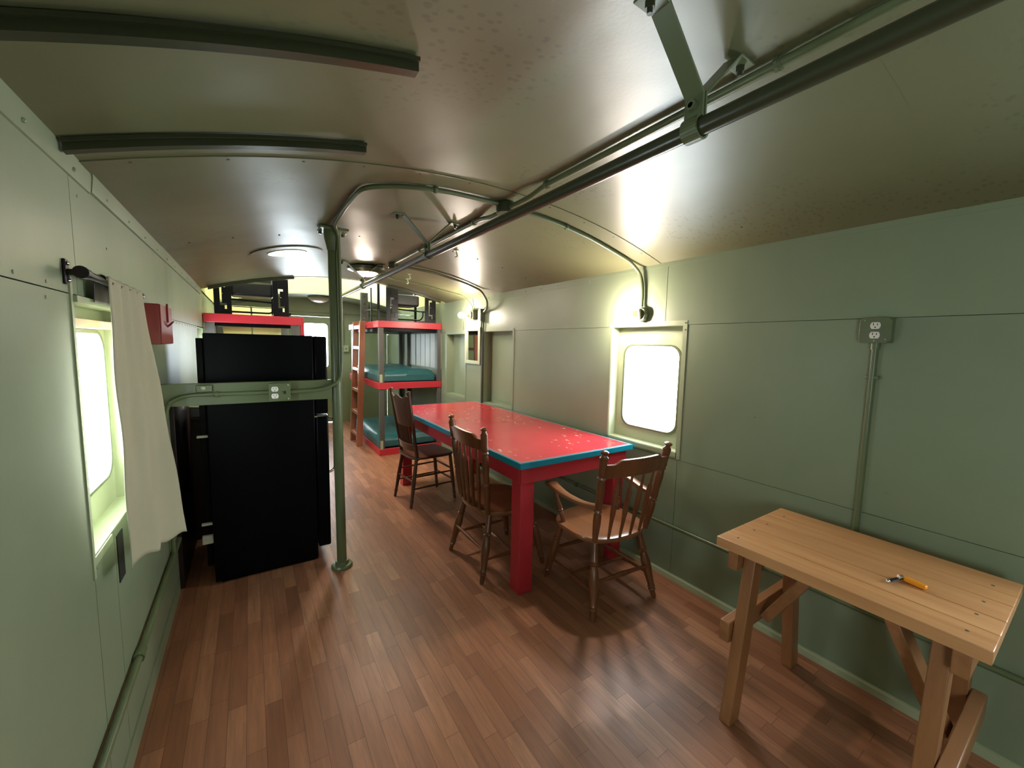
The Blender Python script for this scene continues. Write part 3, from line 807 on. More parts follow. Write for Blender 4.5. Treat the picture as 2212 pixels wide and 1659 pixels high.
# ================================================================== REFRIGERATOR
FX0, FX1, FY0, FY1, FH = -.225, .345, 2.90, 3.56, 1.532
o = thing('refrigerator', 'tall black refrigerator standing side-on behind the cross board and pole', 'refrigerator', ((FX0+FX1)/2, (FY0+FY1)/2, 0))
m = MB(); m.box(FX0, FX1, FY0, FY1, .02, FH); m.build('cabinet', 'black', o, bevel=.006)
m = MB(); m.box(FX1+.006, .428, FY0+.003, FY1-.003, .09, 1.005); m.build('lower_door', 'black', o, bevel=.01)
m = MB(); m.box(FX1+.006, .428, FY0+.003, FY1-.003, 1.015, FH-.003); m.build('freezer_door', 'black', o, bevel=.01)
m = MB(); m.tube(smoothpath([(.43, FY0+.03, .985), (.462, FY0+.03, .98), (.466, FY0+.03, .95), (.466, FY0+.03, .62), (.43, FY0+.03, .60)], .02), .008, 10); m.build('handle', 'chrome', o)
m = MB(); m.box(FX1-.02, .425, FY0+.004, FY0+.06, .993, 1.003); m.build('hinge', 'chrome', o)
m = MB(); m.box(FX0-.035, FX0-.004, FY0+.03, FY1-.02, .12, FH-.03)
m.build('condenser', 'black', o, bevel=.003)
for z in (.92, .385, .27):
    m = MB(); m.box(FX0-.052, FX0+.002, FY0+.008, FY0+.03, z, z+(.012 if z > .3 else .05)); m.build('clip', 'clip', o)
m = MB(); m.box(FX0+.03, FX1, FY0+.03, FY1-.03, 0, .02); m.build('foot', 'black', o)

# dark cabinet against the left wall beyond, with a clear box on top
o = thing('storage_cabinet', 'dark brown wooden cabinet in the shadow between the left wall and refrigerator', 'cabinet', (-.2, 4.1, 0))
m = MB(); m.box(XL+.002, .12, 3.66, 4.62, 0, .90); m.build('body', 'darkwood', o, bevel=.004)
m = MB(); m.box(XL+.002, .14, 3.64, 4.64, .90, .925); m.build('top', 'darkwood', o, bevel=.003)
for i in range(2):
    m = MB(); m.box(.12, .135, 3.69+i*.47, 4.12+i*.47, .05, .87); dd = m.build('door', 'darkwood', o, bevel=.003)
    m = MB(); m.ball((.145, 4.06+i*.10, .5), .014, n=5); m.build('knob', 'chrome', dd)
o = thing('wall_cover_panel', 'tall dark brown panel against the left wall beside the refrigerator back', 'panel', (XL, 3.3, 0))
m = MB(); m.box(XL+.001, XL+.022, 2.965, 3.63, 0, 1.13); m.build('board', 'darkwood', o, bevel=.002)
o = thing('clear_tray', 'clear reflective plastic box lying on the dark cabinet behind the refrigerator', 'box', (-.33, 3.8, .925))
m = MB(); m.box(-.385, -.24, 3.67, 3.90, .926, 1.00); m.build('body', plain('clear_plastic', (.35, .38, .45), .12, .4), o, bevel=.004)
m = MB(); m.bar((-.385, 3.66, 1.0), (-.30, 3.80, 1.10), .16, .012); m.build('lid', 'chrome', o)

# ================================================================== RED WALL BOX, CURTAIN
o = thing('red_wall_box', 'small dark red metal box with a hasp on the left wall past the curtain', 'box', (XL, 2.6, 1.47))
m = MB(); m.box(XL, XL+.058, 2.447, 2.765, 1.468, 1.655); m.build('body', 'redbox', o, bevel=.003)
m = MB(); m.box(XL+.058, XL+.063, 2.447, 2.765, 1.470, 1.653); m.build('lid', 'redbox', o, bevel=.002)
m = MB(); m.box(XL+.063, XL+.070, 2.60, 2.62, 1.575, 1.665); m.build('hasp', 'redbox', o)
m = MB(); m.tube([(XL+.075+.012*math.sin(a), 2.61+.016*math.cos(a), 1.567+.014*math.sin(a)) for a in [2*PI*k/16 for k in range(17)]], .0028, 6); m.build('ring', 'redbox', o)

o = thing('curtain_rod', 'dark iron pipe curtain rod on a flange above the left window', 'curtain rod', (XL, 1.54, 1.665))
RX, RZ = XL+.036, 1.667
for y in (1.54, 2.19):
    m = MB(); m.box(XL, XL+.007, y-.014, y+.014, RZ-.033, RZ+.033); m.build('wall_plate', 'iron', o, bevel=.003)
    for zz in (-.022, .022):
        m = MB(); m.ball((XL+.009, y, RZ+zz), .006, sx=.6, n=5); m.build('screw', 'chrome', o)
    m = MB(); m.tube([(XL+.006, y, RZ), (RX, y, RZ)], .0085, 12); m.build('arm', 'iron', o)
    m = MB(); m.tube([(RX, y-.018, RZ), (RX, y+.018, RZ)], .0145, 16); m.tube([(RX, y-.022, RZ), (RX, y-.016, RZ)], .0165, 16); m.build('tee', 'iron', o)
m = MB(); m.tube([(RX, 1.53, RZ), (RX, 2.20, RZ)], .0105, 16); m.build('rod', 'iron', o)

o = thing('curtain', 'pale sage fabric curtain hanging from the iron rod over the left window', 'curtain', (RX, 1.8, 1.66))
def curt(u, v):
    # u across (0 = near edge), v down
    y = 1.69-.045*v+(.47-.10*v)*u
    if u > .5: y += .05*(u-.5)*2*math.sin(PI*min(1, v*1.1))
    folds = .007*math.sin(u*PI*9+.6)*(1-v)**.7+.012*math.sin(u*PI*4.2+v*1.8)*v
    x = RX+.012+folds+.006*v+(.098*u**1.3)*v**1.15
    z = 1.680*(1-v)+(.77-.045*u)*v
    x += .006*math.sin((v*1.3-u*.9)*11)*v*(1-v)*2
    if v > .97: z += .006*math.sin(u*23)
    return Vector((x, y, z))
m = MB(); m.grid(curt, 60, 70); m.build('panel', 'cloth', o, solid=.002)
m = MB(); m.grid(lambda u, v: Vector((RX+.0135*math.cos(PI*(v*1.05))+.002*math.sin(u*PI*9+.6)*v, 1.69+.47*u, RZ+.0145*math.sin(PI*v*1.05)+.002)), 50, 10)
m.build('heading', 'cloth', o, solid=.002)
m = MB(); m.grid(lambda u, v: Vector((RX-.013-.003*v-.002*math.sin(u*25), 1.682+.45*u, 1.675*(1-v)+1.60*v)), 40, 8); m.build('heading_flap', 'darkwood', o, solid=.002)
o = thing('wall_slot', 'dark rectangular slot in the left wall below the near curtain corner', 'slot', (XL, 1.86, .75))
m = MB(); m.box(XL, XL+.003, 1.80, 1.87, .665, .83); m.build('recess', 'slot', o)

# ================================================================== BUNKS
def bunk_right():
    x0, x1, y0, y1 = 1.385, 2.253, 5.255, 7.06
    o = thing('bunk_bed', 'three tier bunk frame with red rails and a ladder, right of the aisle', 'bunk bed', ((x0+x1)/2, (y0+y1)/2, 0))
    for za, zb, nm in ((0, .085, 'lower_rail'), (.885, .972, 'middle_rail'), (1.69, 1.775, 'top_rail')):
        m = MB()
        t = .035
        m.box(x0, x1, y0, y0+t, za, zb); m.box(x0, x1, y1-t, y1, za, zb); m.box(x0, x0+t, y0+t, y1-t, za, zb); m.box(x1-t, x1, y0+t, y1-t, za, zb)
        m.build(nm, 'red', o, bevel=.003)
        m = MB()
        for k in range(9): m.box(x0+t, x1-t, y0+.06+k*.195, y0+.20+k*.195, zb-.03, zb-.012)
        m.build('slats', 'darkwood', o)
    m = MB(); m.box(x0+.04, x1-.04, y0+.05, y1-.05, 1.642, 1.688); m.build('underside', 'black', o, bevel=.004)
    for x, y, pw_ in ((x0+.012, y0+.012, .062), (x1-.052, y0+.012, .05), (x0+.02, y1-.13, .07), (x1-.07, y1-.13, .06), (x1-.055, 6.55, .05)):
        for za, zb in ((.086, .884), (.973, 1.689)):
            m = MB(); m.box(x, x+pw_, y, y+.06, za, zb); m.build('post', 'greypost', o, bevel=.004)
    for za, zb in ((.086, .20), (.973, 1.08)):      # bare green paint blocks low on the corner post
        m = MB(); m.box(x0+.014, x0+.05, y0+.004, y0+.0115, za, zb); m.build('cleat', 'trim', o, bevel=.002)
    return o
bunk_right()
def mattress(name, x0, x1, y0, y1, z0, z1, label):
    m = MB()
    nx, ny = 20, 34
    def f(u, v, top):
        x = x0+(x1-x0)*u; y = y0+(y1-y0)*v
        e = min(min(u, 1-u)*(x1-x0), min(v, 1-v)*(y1-y0))
        k = 1-math.exp(-e/.03)
        z = z0+(z1-z0)*(.55+.45*k)+.008*math.sin(x*9+y*4)*k if top else z0
        return Vector((x, y, z))
    T = [[m.bm.verts.new(f(i/nx, j/ny, True)) for j in range(ny+1)] for i in range(nx+1)]
    B = [[m.bm.verts.new(f(i/nx, j/ny, False)) for j in range(ny+1)] for i in range(nx+1)]
    for i in range(nx):
        for j in range(ny):
            a = m.bm.faces.new([T[i][j], T[i+1][j], T[i+1][j+1], T[i][j+1]]); a.smooth = True
            m.bm.faces.new([B[i][j], B[i][j+1], B[i+1][j+1], B[i+1][j]])
    for i in range(nx):
        for j in (0, ny):
            a = m.bm.faces.new([T[i][j], B[i][j], B[i+1][j], T[i+1][j]]); a.smooth = True
    for j in range(ny):
        for i in (0, nx):
            a = m.bm.faces.new([T[i][j], T[i][j+1], B[i][j+1], B[i][j]]); a.smooth = True
    o = m.build(name, 'tealvinyl', bevel=.015, seg=3)
    return tag(o, label, 'mattress', 'teal vinyl bunk mattresses')
mattress('mattress', 1.395, 2.192, 5.335, 6.90, .972, 1.135, 'teal mattress on the middle tier of the ladder bunk')
mattress('mattress', 1.395, 2.192, 5.335, 6.90, .086, .245, 'teal mattress on the floor tier of the ladder bunk')

# boards on the wall behind the bunk
o = thing('wall_slat_panel', 'pale upright boards on the right wall behind the middle mattress', 'wall boards', (2.24, 5.7, 0))
for k in range(5):
    m = MB(); m.box(XR-.012, XR-.001, 5.27+k*.20, 5.455+k*.20, 1.14, 1.64); m.build('board', 'palewall', o, bevel=.002)
m = MB(); m.box(XR-.012, XR-.001, 6.29, 6.60, 1.14, 1.64); m.build('board', 'palewall', o, bevel=.002)

# left bunk, behind the refrigerator
x0, x1, y0, y1 = -.395, .505, 5.255, 7.06
o = thing('bunk_bed', 'bunk frame with a red top rail showing above the black refrigerator', 'bunk bed', ((x0+x1)/2, (y0+y1)/2, 0))
t = .035
for za, zb, nm in ((.0, .085, 'lower_rail'), (.885, .972, 'middle_rail'), (1.675, 1.765, 'top_rail')):
    m = MB(); m.box(x0, x1, y0, y0+t, za, zb); m.box(x0, x1, y1-t, y1, za, zb); m.box(x0, x0+t, y0+t, y1-t, za, zb); m.box(x1-t, x1, y0+t, y1-t, za, zb)
    m.build(nm, 'red', o, bevel=.003)
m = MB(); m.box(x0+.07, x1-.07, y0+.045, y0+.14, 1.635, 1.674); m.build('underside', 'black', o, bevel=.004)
m = MB(); m.box(x0+t, x1-t, y0+t, y1-t, .95, .965); m.build('slats', 'darkwood', o)
for x, y in ((x0+.01, y0+.036), (x1-.10, y0+.036), (x0+.01, y1-.13), (x1-.10, y1-.13)):
    for za, zb in ((.086, .884), (.973, 1.674)):
        m = MB(); m.box(x, x+.085, y, y+.085, za, zb); m.build('post', 'greypost', o, bevel=.004)
m = MB(); m.box(x1+.001, x1+.04, 5.30, 5.40, .3, 1.765); m.build('side_cleat', 'red', o, bevel=.003)
mattress('mattress', -.34, .45, 5.38, 6.90, .972, 1.135, 'teal mattress in the bunk hidden mostly behind the refrigerator')
o = thing('back_panel', 'partition panels coloured yellow as if sunlit, seen under the left bunk top', 'panel', (0, 7.2, 1.2))
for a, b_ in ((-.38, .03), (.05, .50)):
    m = MB(); m.box(a, b_, 7.10, 7.125, .2, 1.98); m.build('board', 'pale', o, bevel=.002)  # boards take the sunlit tint, their glow is in the colour

# ladder
o = thing('bunk_ladder', 'orange brown wooden ladder leaning on the side of the right bunk', 'ladder', (1.28, 6.1, 0))
lean = .07
def lx(z): return 1.233+lean*z/1.79
for y in (5.885, 6.315):
    m = MB(); m.prism([(lx(0)+dx, y, 0) if k < 2 else (lx(1.79)+dx, y, 1.79) for k, dx in enumerate((0, .078, .078, 0))], (0, .038, 0)); m.build('stile', 'ladder', o, bevel=.003)
for i, z in enumerate((1.735, 1.436, 1.126, .821, .496, .180)):
    m = MB(); h_ = .045 if i else .055
    m.prism([(lx(z)+.002, 5.923, z-h_), (lx(z)+.076, 5.923, z-h_), (lx(z)+.078, 5.923, z), (lx(z)+.004, 5.923, z)], (0, .392, 0)); m.build('rung', 'ladder', o, bevel=.003)

# ================================================================== CUPOLA SEATS on the bunk tops
def cupola_seat(x0, x1, y, z0, label, flip=False):
    o = thing('cupola_seat', label, 'seat', ((x0+x1)/2, y+.25, z0), 0, 'black steel cupola seats')
    s_ = -1 if flip else 1
    for k, (a, b_) in enumerate(((x0, x0+.155), (x1-.155, x1))):
        top = 2.48
        # side support plate with an S shaped slot
        m = MB(); wv = (b_-a); y2 = y+.02
        m.box(a, a+wv*.34, y, y2, z0, top); m.box(a+wv*.45, b_, y, y2, z0+.115, z0+.285)
        m.box(a+wv*.34, b_, y, y2, z0, z0+.055); m.box(a+wv*.34, a+wv*.60, y, y2, z0+.055, z0+.095); m.box(a+wv*.72, b_, y, y2, z0+.055, z0+.115)
        m.box(a+wv*.66, b_, y, y2, z0+.285, z0+.31); m.box(a+wv*.34, b_, y, y2, z0+.31, top)
        m.build('side_plate', 'blacksteel', o, bevel=.002)
        m = MB(); m.box(a, a+.03, y+.42, y+.45, z0, top); m.build('rear_upright', 'blacksteel', o, bevel=.002)
        m = MB(); m.box(a, a+.03, y+.02, y+.42, z0, z0+.03); m.build('side_rail', 'blacksteel', o, bevel=.002)
        for zz in (.3, .62, .85):
            m = MB(); m.ball((a+wv*.5, y-.002, z0+(top-z0)*zz), .006, n=4); m.build('bolt', 'chrome', o)
    xa, xb = x0+.14, x1-.14
    zc = 2.50
    m = MB(); m.tube([(xa, y+.03, z0+.165), (xb, y+.03, z0+.150)], .011, 10); m.build('cross_bar', 'blacksteel', o)
    m = MB(); m.tube(smoothpath([(xa-.02, y+.02, z0+.03), (xb-.03, y+.02, z0+.03), (xb+.01, y+.02, z0+.10), (xb+.01, y+.02, z0+.26)] if not flip else
                                [(xa-.02, y+.02, z0+.03), (xb-.08, y+.02, z0+.03), (xb-.04, y+.02, z0+.08), (xb-.04, y+.02, z0+.16)], .05), .010, 10); m.build('foot_tube', 'blacksteel', o)
    m = MB(); m.box(xa, xb-(.08 if flip else 0), y+.04, y+.40, z0+.215, z0+.37); m.build('cushion', 'vinylblack', o, bevel=.03, seg=4)
    m = MB(); m.box(xa, xb-(.05 if flip else 0), y+.36, y+.44, z0+.26, zc); m.build('backrest', 'vinylblack', o, bevel=.02, seg=3)
    m = MB(); m.tube([(xa, y+.5, z0+.12), (xb, y+.5, z0+.12)], .006, 8); m.build('rear_bar', 'chrome', o)
    return o
cupola_seat(-.30, .395, 5.32, 1.766, 'black steel cupola seat standing on the left bunk top')
cupola_seat(1.51, 2.195, 5.32, 1.776, 'black steel cupola seat standing on the ladder bunk top', True)
o = thing('perforated_post', 'short scuffed grey perforated steel post on the ladder bunk top', 'post', (1.42, 6.1, 1.776))
m = MB(); zt = 2.20
m.box(1.355, 1.455, 6.05, 6.06, 1.776, zt); m.box(1.355, 1.363, 6.04, 6.09, 1.776, zt); m.box(1.447, 1.455, 6.04, 6.09, 1.776, zt); m.build('channel', 'greysteel', o, bevel=.002)
for k in range(4):
    m = MB(); m.tube([(1.405, 6.046, 1.84+k*.10), (1.405, 6.05, 1.84+k*.10)], .013, 10); m.build('hole', 'slot' if k > 1 else 'chrome', o)
o = thing('thin_rod', 'thin black vertical rod between the perforated post and ladder bunk seat', 'rod', (1.45, 5.9, 1.776))
m = MB(); m.tube([(1.425, 5.75, 1.776), (1.425, 5.75, 1.80), (1.425, 5.75, 2.24)], [.022, .011, .010], 12); m.build('rod', 'blacksteel', o)
m = MB(); m.tube([(1.425, 5.75, 1.94), (1.50, 5.75, 1.937)], .009, 8); m.build('cross_rod', 'greysteel', o)
m = MB(); m.tube([(1.425, 5.75, 1.94), (1.415, 6.03, 1.945)], .009, 8); m.build('side_rod', 'greysteel', o)

# ================================================================== END WALL FITTINGS
o = thing('end_wall_outlet', 'green outlet box with a conduit on the far wall right of the door', 'electrical outlet', (1.465, YE, 1.36))
m = MB(); m.box(1.395, 1.535, YE-.05, YE-.0005, 1.31, 1.425); m.build('box', 'green', o, bevel=.005)
m = MB(); m.box(1.393, 1.537, YE-.054, YE-.0505, 1.308, 1.427); m.build('cover_plate', 'trim', o, bevel=.002)
for s_ in (-1, 1):
    m = MB(); m.box(1.465+s_*.030-.008, 1.465+s_*.030+.008, YE-.056, YE-.054, 1.35, 1.375); m.build('receptacle', 'slot', o)
m = MB(); m.tube(smoothpath([(1.45, YE-.03, 1.425), (1.45, YE-.03, 2.06), (1.38, YE-.03, 2.18), (1.28, YE-.03, 2.20)], .07), .012, 10); m.build('conduit', 'green', o)

# ================================================================== MIRROR
o = thing('wall_mirror', 'small pale framed mirror hung on the right wall between two boarded windows', 'mirror', (XR, 4.26, 1.26))
y0, y1, z0, z1 = 4.085, 4.475, 1.262, 1.695; f_ = .05; xa = XR-.032
m = MB()
m.box(xa, XR-.006, y0, y0+f_, z0, z1); m.box(xa, XR-.006, y1-f_, y1, z0, z1); m.box(xa, XR-.006, y0+f_, y1-f_, z0, z0+f_*.8); m.box(xa, XR-.006, y0+f_, y1-f_, z1-f_*.8, z1)
m.build('frame', 'trim', o, bevel=.003)
m = MB(); m.box(XR-.018, XR-.006, y0+f_, y1-f_, z0+f_*.8, z1-f_*.8); m.build('glass', 'mirror', o)

# ================================================================== TABLE
TX0, TX1, TY0, TY1, TH = 1.262, 2.212, 1.817, 4.16, .827
o = thing('dining_table', 'long red topped table with a teal edge along the right wall', 'table', ((TX0+TX1)/2, (TY0+TY1)/2, 0))
m = MB(); m.box(TX0+.012, TX1-.012, TY0+.012, TY1-.012, TH-.030, TH+.0005); m.build('tabletop', 'tabletop', o)
m = MB(); t = .011
for a in ((TX0, TX1, TY0, TY0+t), (TX0, TX1, TY1-t, TY1), (TX0, TX0+t, TY0+t, TY1-t), (TX1-t, TX1, TY0+t, TY1-t)): m.box(a[0], a[1], a[2], a[3], TH-.036, TH)
m.build('edging', 'teal', o, bevel=.0015)
m = MB(); t2 = .005
for a in ((TX0+.012, TX1-.012, TY0+.012, TY0+.012+t2), (TX0+.012, TX1-.012, TY1-.012-t2, TY1-.012), (TX0+.012, TX0+.012+t2, TY0+.012, TY1-.012), (TX1-.012-t2, TX1-.012, TY0+.012, TY1-.012)):
    m.box(a[0], a[1], a[2], a[3], TH, TH+.0012)
m.build('edge_line', plain('pale_blue_line', (.25, .38, .45), .35), o)
i_ = .03
m = MB()
m.box(TX0+i_, TX1-i_, TY0+i_, TY0+i_+.03, TH-.136, TH-.036); m.box(TX0+i_, TX1-i_, TY1-i_-.03, TY1-i_, TH-.136, TH-.036)
m.box(TX0+i_, TX0+i_+.03, TY0+i_+.03, TY1-i_-.03, TH-.136, TH-.036); m.box(TX1-i_-.03, TX1-i_, TY0+i_+.03, TY1-i_-.03, TH-.136, TH-.036)
m.build('apron', 'red', o, bevel=.003)
for x in (TX0+i_+.005, TX1-i_-.105):
    for y in (TY0+i_+.010, TY1-i_-.110):
        m = MB(); m.box(x, x+.098, y, y+.098, 0, TH-.136); m.build('leg', 'red', o, bevel=.004)

# ================================================================== CHAIRS
LEG = [(0, .010), (.03, .013), (.10, .0135), (.13, .019), (.15, .015), (.17, .019), (.20, .016), (.40, .022), (.52, .0235), (.62, .019), (.66, .015), (.68, .021), (.70, .016), (.72, .020), (.76, .017), (.90, .015), (1., .013)]
POST = [(0, .013), (.10, .0165), (.22, .020), (.30, .019), (.33, .015), (.35, .021), (.37, .016), (.39, .020), (.45, .017), (.60, .0195), (.66, .018), (.69, .015), (.71, .021), (.73, .017), (.75, .0215), (.78, .019), (.93, .0205), (.945, .014), (.96, .012), (.97, .018), (.985, .020), (.995, .014), (1., .003)]
SPIN = [(0, .0065), (.15, .008), (.35, .0105), (.40, .013), (.45, .013), (.75, .0125), (.80, .007), (1., .006)]
def FAT(p, k=1.2): return [(t, q*k) for t, q in p]
def seat_mesh(w_, d_, z, th, pw=2.6, scoop=.010, front_wave=0.):
    m = MB(); n = 48; rings = []
    def pt(a, k):
        c, sn = math.cos(a), math.sin(a)
        x = w_/2*math.copysign(abs(c)**(2/pw), c)*k; y = d_/2*math.copysign(abs(sn)**(2/pw), sn)*k
        if y > 0: x *= 1+.06*(y/(d_/2))
        if front_wave and y > 0: y -= front_wave*(1-min(1, abs(x)/(w_*.45)))*0-front_wave*math.cos(x/(w_/2)*PI)*.5*(y/(d_/2))
        return x, y
    prof = [(0, -scoop), (.35, -scoop), (.6, -scoop*.8), (.8, -scoop*.2), (.92, .0), (.985, -.003), (1., -.011), (.985, -th*.75), (.93, -th), (0, -th)]
    prev = None
    for k, dz in prof:
        if k == 0: r = [m.bm.verts.new((0, 0, z+dz))]
        else: r = [m.bm.verts.new((*pt(2*PI*i/n, k), z+dz)) for i in range(n)]
        if prev:
            for i in range(n):
                j = (i+1) % n
                if len(prev) == 1: f = m.bm.faces.new([prev[0], r[i], r[j]])
                elif len(r) == 1: f = m.bm.faces.new([prev[i], prev[j], r[0]])
                else: f = m.bm.faces.new([prev[i], r[i], r[j], prev[j]])
                f.smooth = True
        prev = r
    return m
def crest(x0, x1, yc, z0, z1, bow, wave, th=.020, n=28):
    """curved crest rail between two posts; wave(t) = extra height profile"""
    m = MB(); A = []
    for i in range(n+1):
        t = i/n; x = x0+(x1-x0)*t; y = yc-bow*math.sin(PI*t)
        zt = z1+wave(t); zb = z0
        lean_ = .02
        A.append([m.bm.verts.new((x, y-th/2, zb)), m.bm.verts.new((x, y+th/2, zb)), m.bm.verts.new((x, y+th/2-lean_, zt)), m.bm.verts.new((x, y-th/2-lean_, zt))])
    for i in range(n):
        for k in range(4):
            f = m.bm.faces.new([A[i][k], A[i][(k+1) % 4], A[i+1][(k+1) % 4], A[i+1][k]]); f.smooth = k in (1, 3)
    m.bm.faces.new(A[0]); m.bm.faces.new(A[-1][::-1])
    return m
def windsor(name, label, loc, rot, arms, w_=.46, hs=.435, ht=.965, nsp=4, top_y=-.285):
    o = thing(name, label, 'chair', loc, rot, 'wooden chairs at the red table')
    seat_mesh(w_+.03, .46, hs, .036, 2.7 if arms else 2.4, front_wave=.02 if arms else 0).build('seat', 'chairseat', o, local=True)
    hw = w_/2-.035
    for s_ in (-1, 1):
        m = MB(); m.turned((s_*hw*1.16, -.245, 0), (s_*hw*.82, -.155, hs-.02), FAT(LEG)); m.build('leg', 'chair', o, local=True)
        m = MB(); m.turned((s_*hw*1.14, .235, 0), (s_*hw*.84, .150, hs-.02), FAT(LEG)); m.build('leg', 'chair', o, local=True)
        pt_ = (s_*(hw+.035), top_y, ht); pb = (s_*(hw-.010), -.185, hs-.012)
        m = MB(); m.turned(pb, pt_, FAT(POST, 1.14)); m.build('back_post', 'chair', o, local=True)
        m = MB(); m.turned((s_*hw*1.06, -.215, .14), (s_*hw*1.05, .205, .14), [(0, .007), (.2, .010), (.45, .014), (.5, .017), (.55, .014), (.8, .010), (1, .007)], 10); m.build('side_stretcher', 'chair', o, local=True)
    for y, z in ((.0, .14),):
        m = MB(); m.turned((-hw*1.03, y, z), (hw*1.03, y, z), [(0, .007), (.2, .010), (.42, .014), (.5, .018), (.58, .014), (.8, .010), (1, .007)], 10); m.build('stretcher', 'chair', o, local=True)
    for y, z in ((-.218, .20), (.205, .20)):
        m = MB(); m.turned((-hw*1.04, y, z), (hw*1.04, y, z), [(0, .007), (.25, .011), (.5, .015), (.75, .011), (1, .007)], 10); m.build('stretcher', 'chair', o, local=True)
    def wave(t):
        e = min(t, 1-t)
        return 0 if e > .20 else -.022*(1 if e < .12 else (.20-e)/.08)
    ty = top_y+.018
    crest(-hw-.022, hw+.022, ty, ht-.155, ht-.055, .030, wave).build('crest_rail', 'chair', o, bevel=.003, local=True)
    for k in range(nsp):
        t = (k+.85)/(nsp+.7); xb = (-.5+t)*2*(hw-.02); xt = (-.5+t)*2*(hw+.0)
        yb = -.20-.018*math.sin(PI*t); yt = ty-.030*math.sin(PI*t)
        mb = MB(); mb.turned((xb, yb, hs-.008), (xt, yt, ht-.15), FAT(SPIN, 1.15), 10)
        for v in mb.bm.verts: pass
        mb.build('spindle', 'chair', o, local=True)
    if arms:
        za = .645
        for s_ in (-1, 1):
            xs = s_*(hw+.055)
            path = [(s_*(hw+.018), -.225, za-.005), (s_*(hw+.045), -.12, za-.018), (s_*(hw+.07), 0, za-.006), (s_*(hw+.075), .08, za+.010), (s_*(hw+.058), .155, za+.012), (s_*(hw+.035), .20, za-.004)]
            pts = smoothpath(path, .05, 4)
            m = MB(); ringprev = None
            for i, p in enumerate(pts):
                t = i/(len(pts)-1); wd = .020+.018*t+(.006 if t > .8 else 0); th = .014
                if t > .97: wd *= .7
                d_ = (pts[min(i+1, len(pts)-1)]-pts[max(i-1, 0)]).normalized(); sd = d_.cross(Vector((0, 0, 1))).normalized(); up = sd.cross(d_)
                ring = []
                for k in range(10):
                    a = 2*PI*k/10; c, sn = math.cos(a), math.sin(a)
                    ring.append(m.bm.verts.new(p+sd*wd*math.copysign(abs(c)**.7, c)+up*th*math.copysign(abs(sn)**.7, sn)))
                if ringprev:
                    for k in range(10):
                        f = m.bm.faces.new([ringprev[k], ringprev[(k+1) % 10], ring[(k+1) % 10], ring[k]]); f.smooth = True
                else: m.bm.faces.new(ring[::-1])
                ringprev = ring
            m.bm.faces.new(ringprev); m.build('arm', 'chairseat', o, local=True)
            m = MB(); m.turned((s_*(hw+.012), .075, hs-.01), (s_*(hw+.062), .12, za-.002), [(0, .010), (.12, .014), (.28, .016), (.33, .012), (.37, .018), (.41, .013), (.45, .017), (.6, .013), (.8, .010), (1, .008)], 12)
            m.build('arm_post', 'chair', o, local=True)
    return o
windsor('captains_chair', 'brown wooden armchair at the near end of the red table', (1.775, 1.683, 0), math.radians(-5), True, w_=.475)
windsor('dining_chair', 'brown armless spindle back chair at the near side of the red table', (1.415, 2.315, 0), math.radians(-91), False, w_=.49, hs=.44, ht=1.0, nsp=5, top_y=-.245)

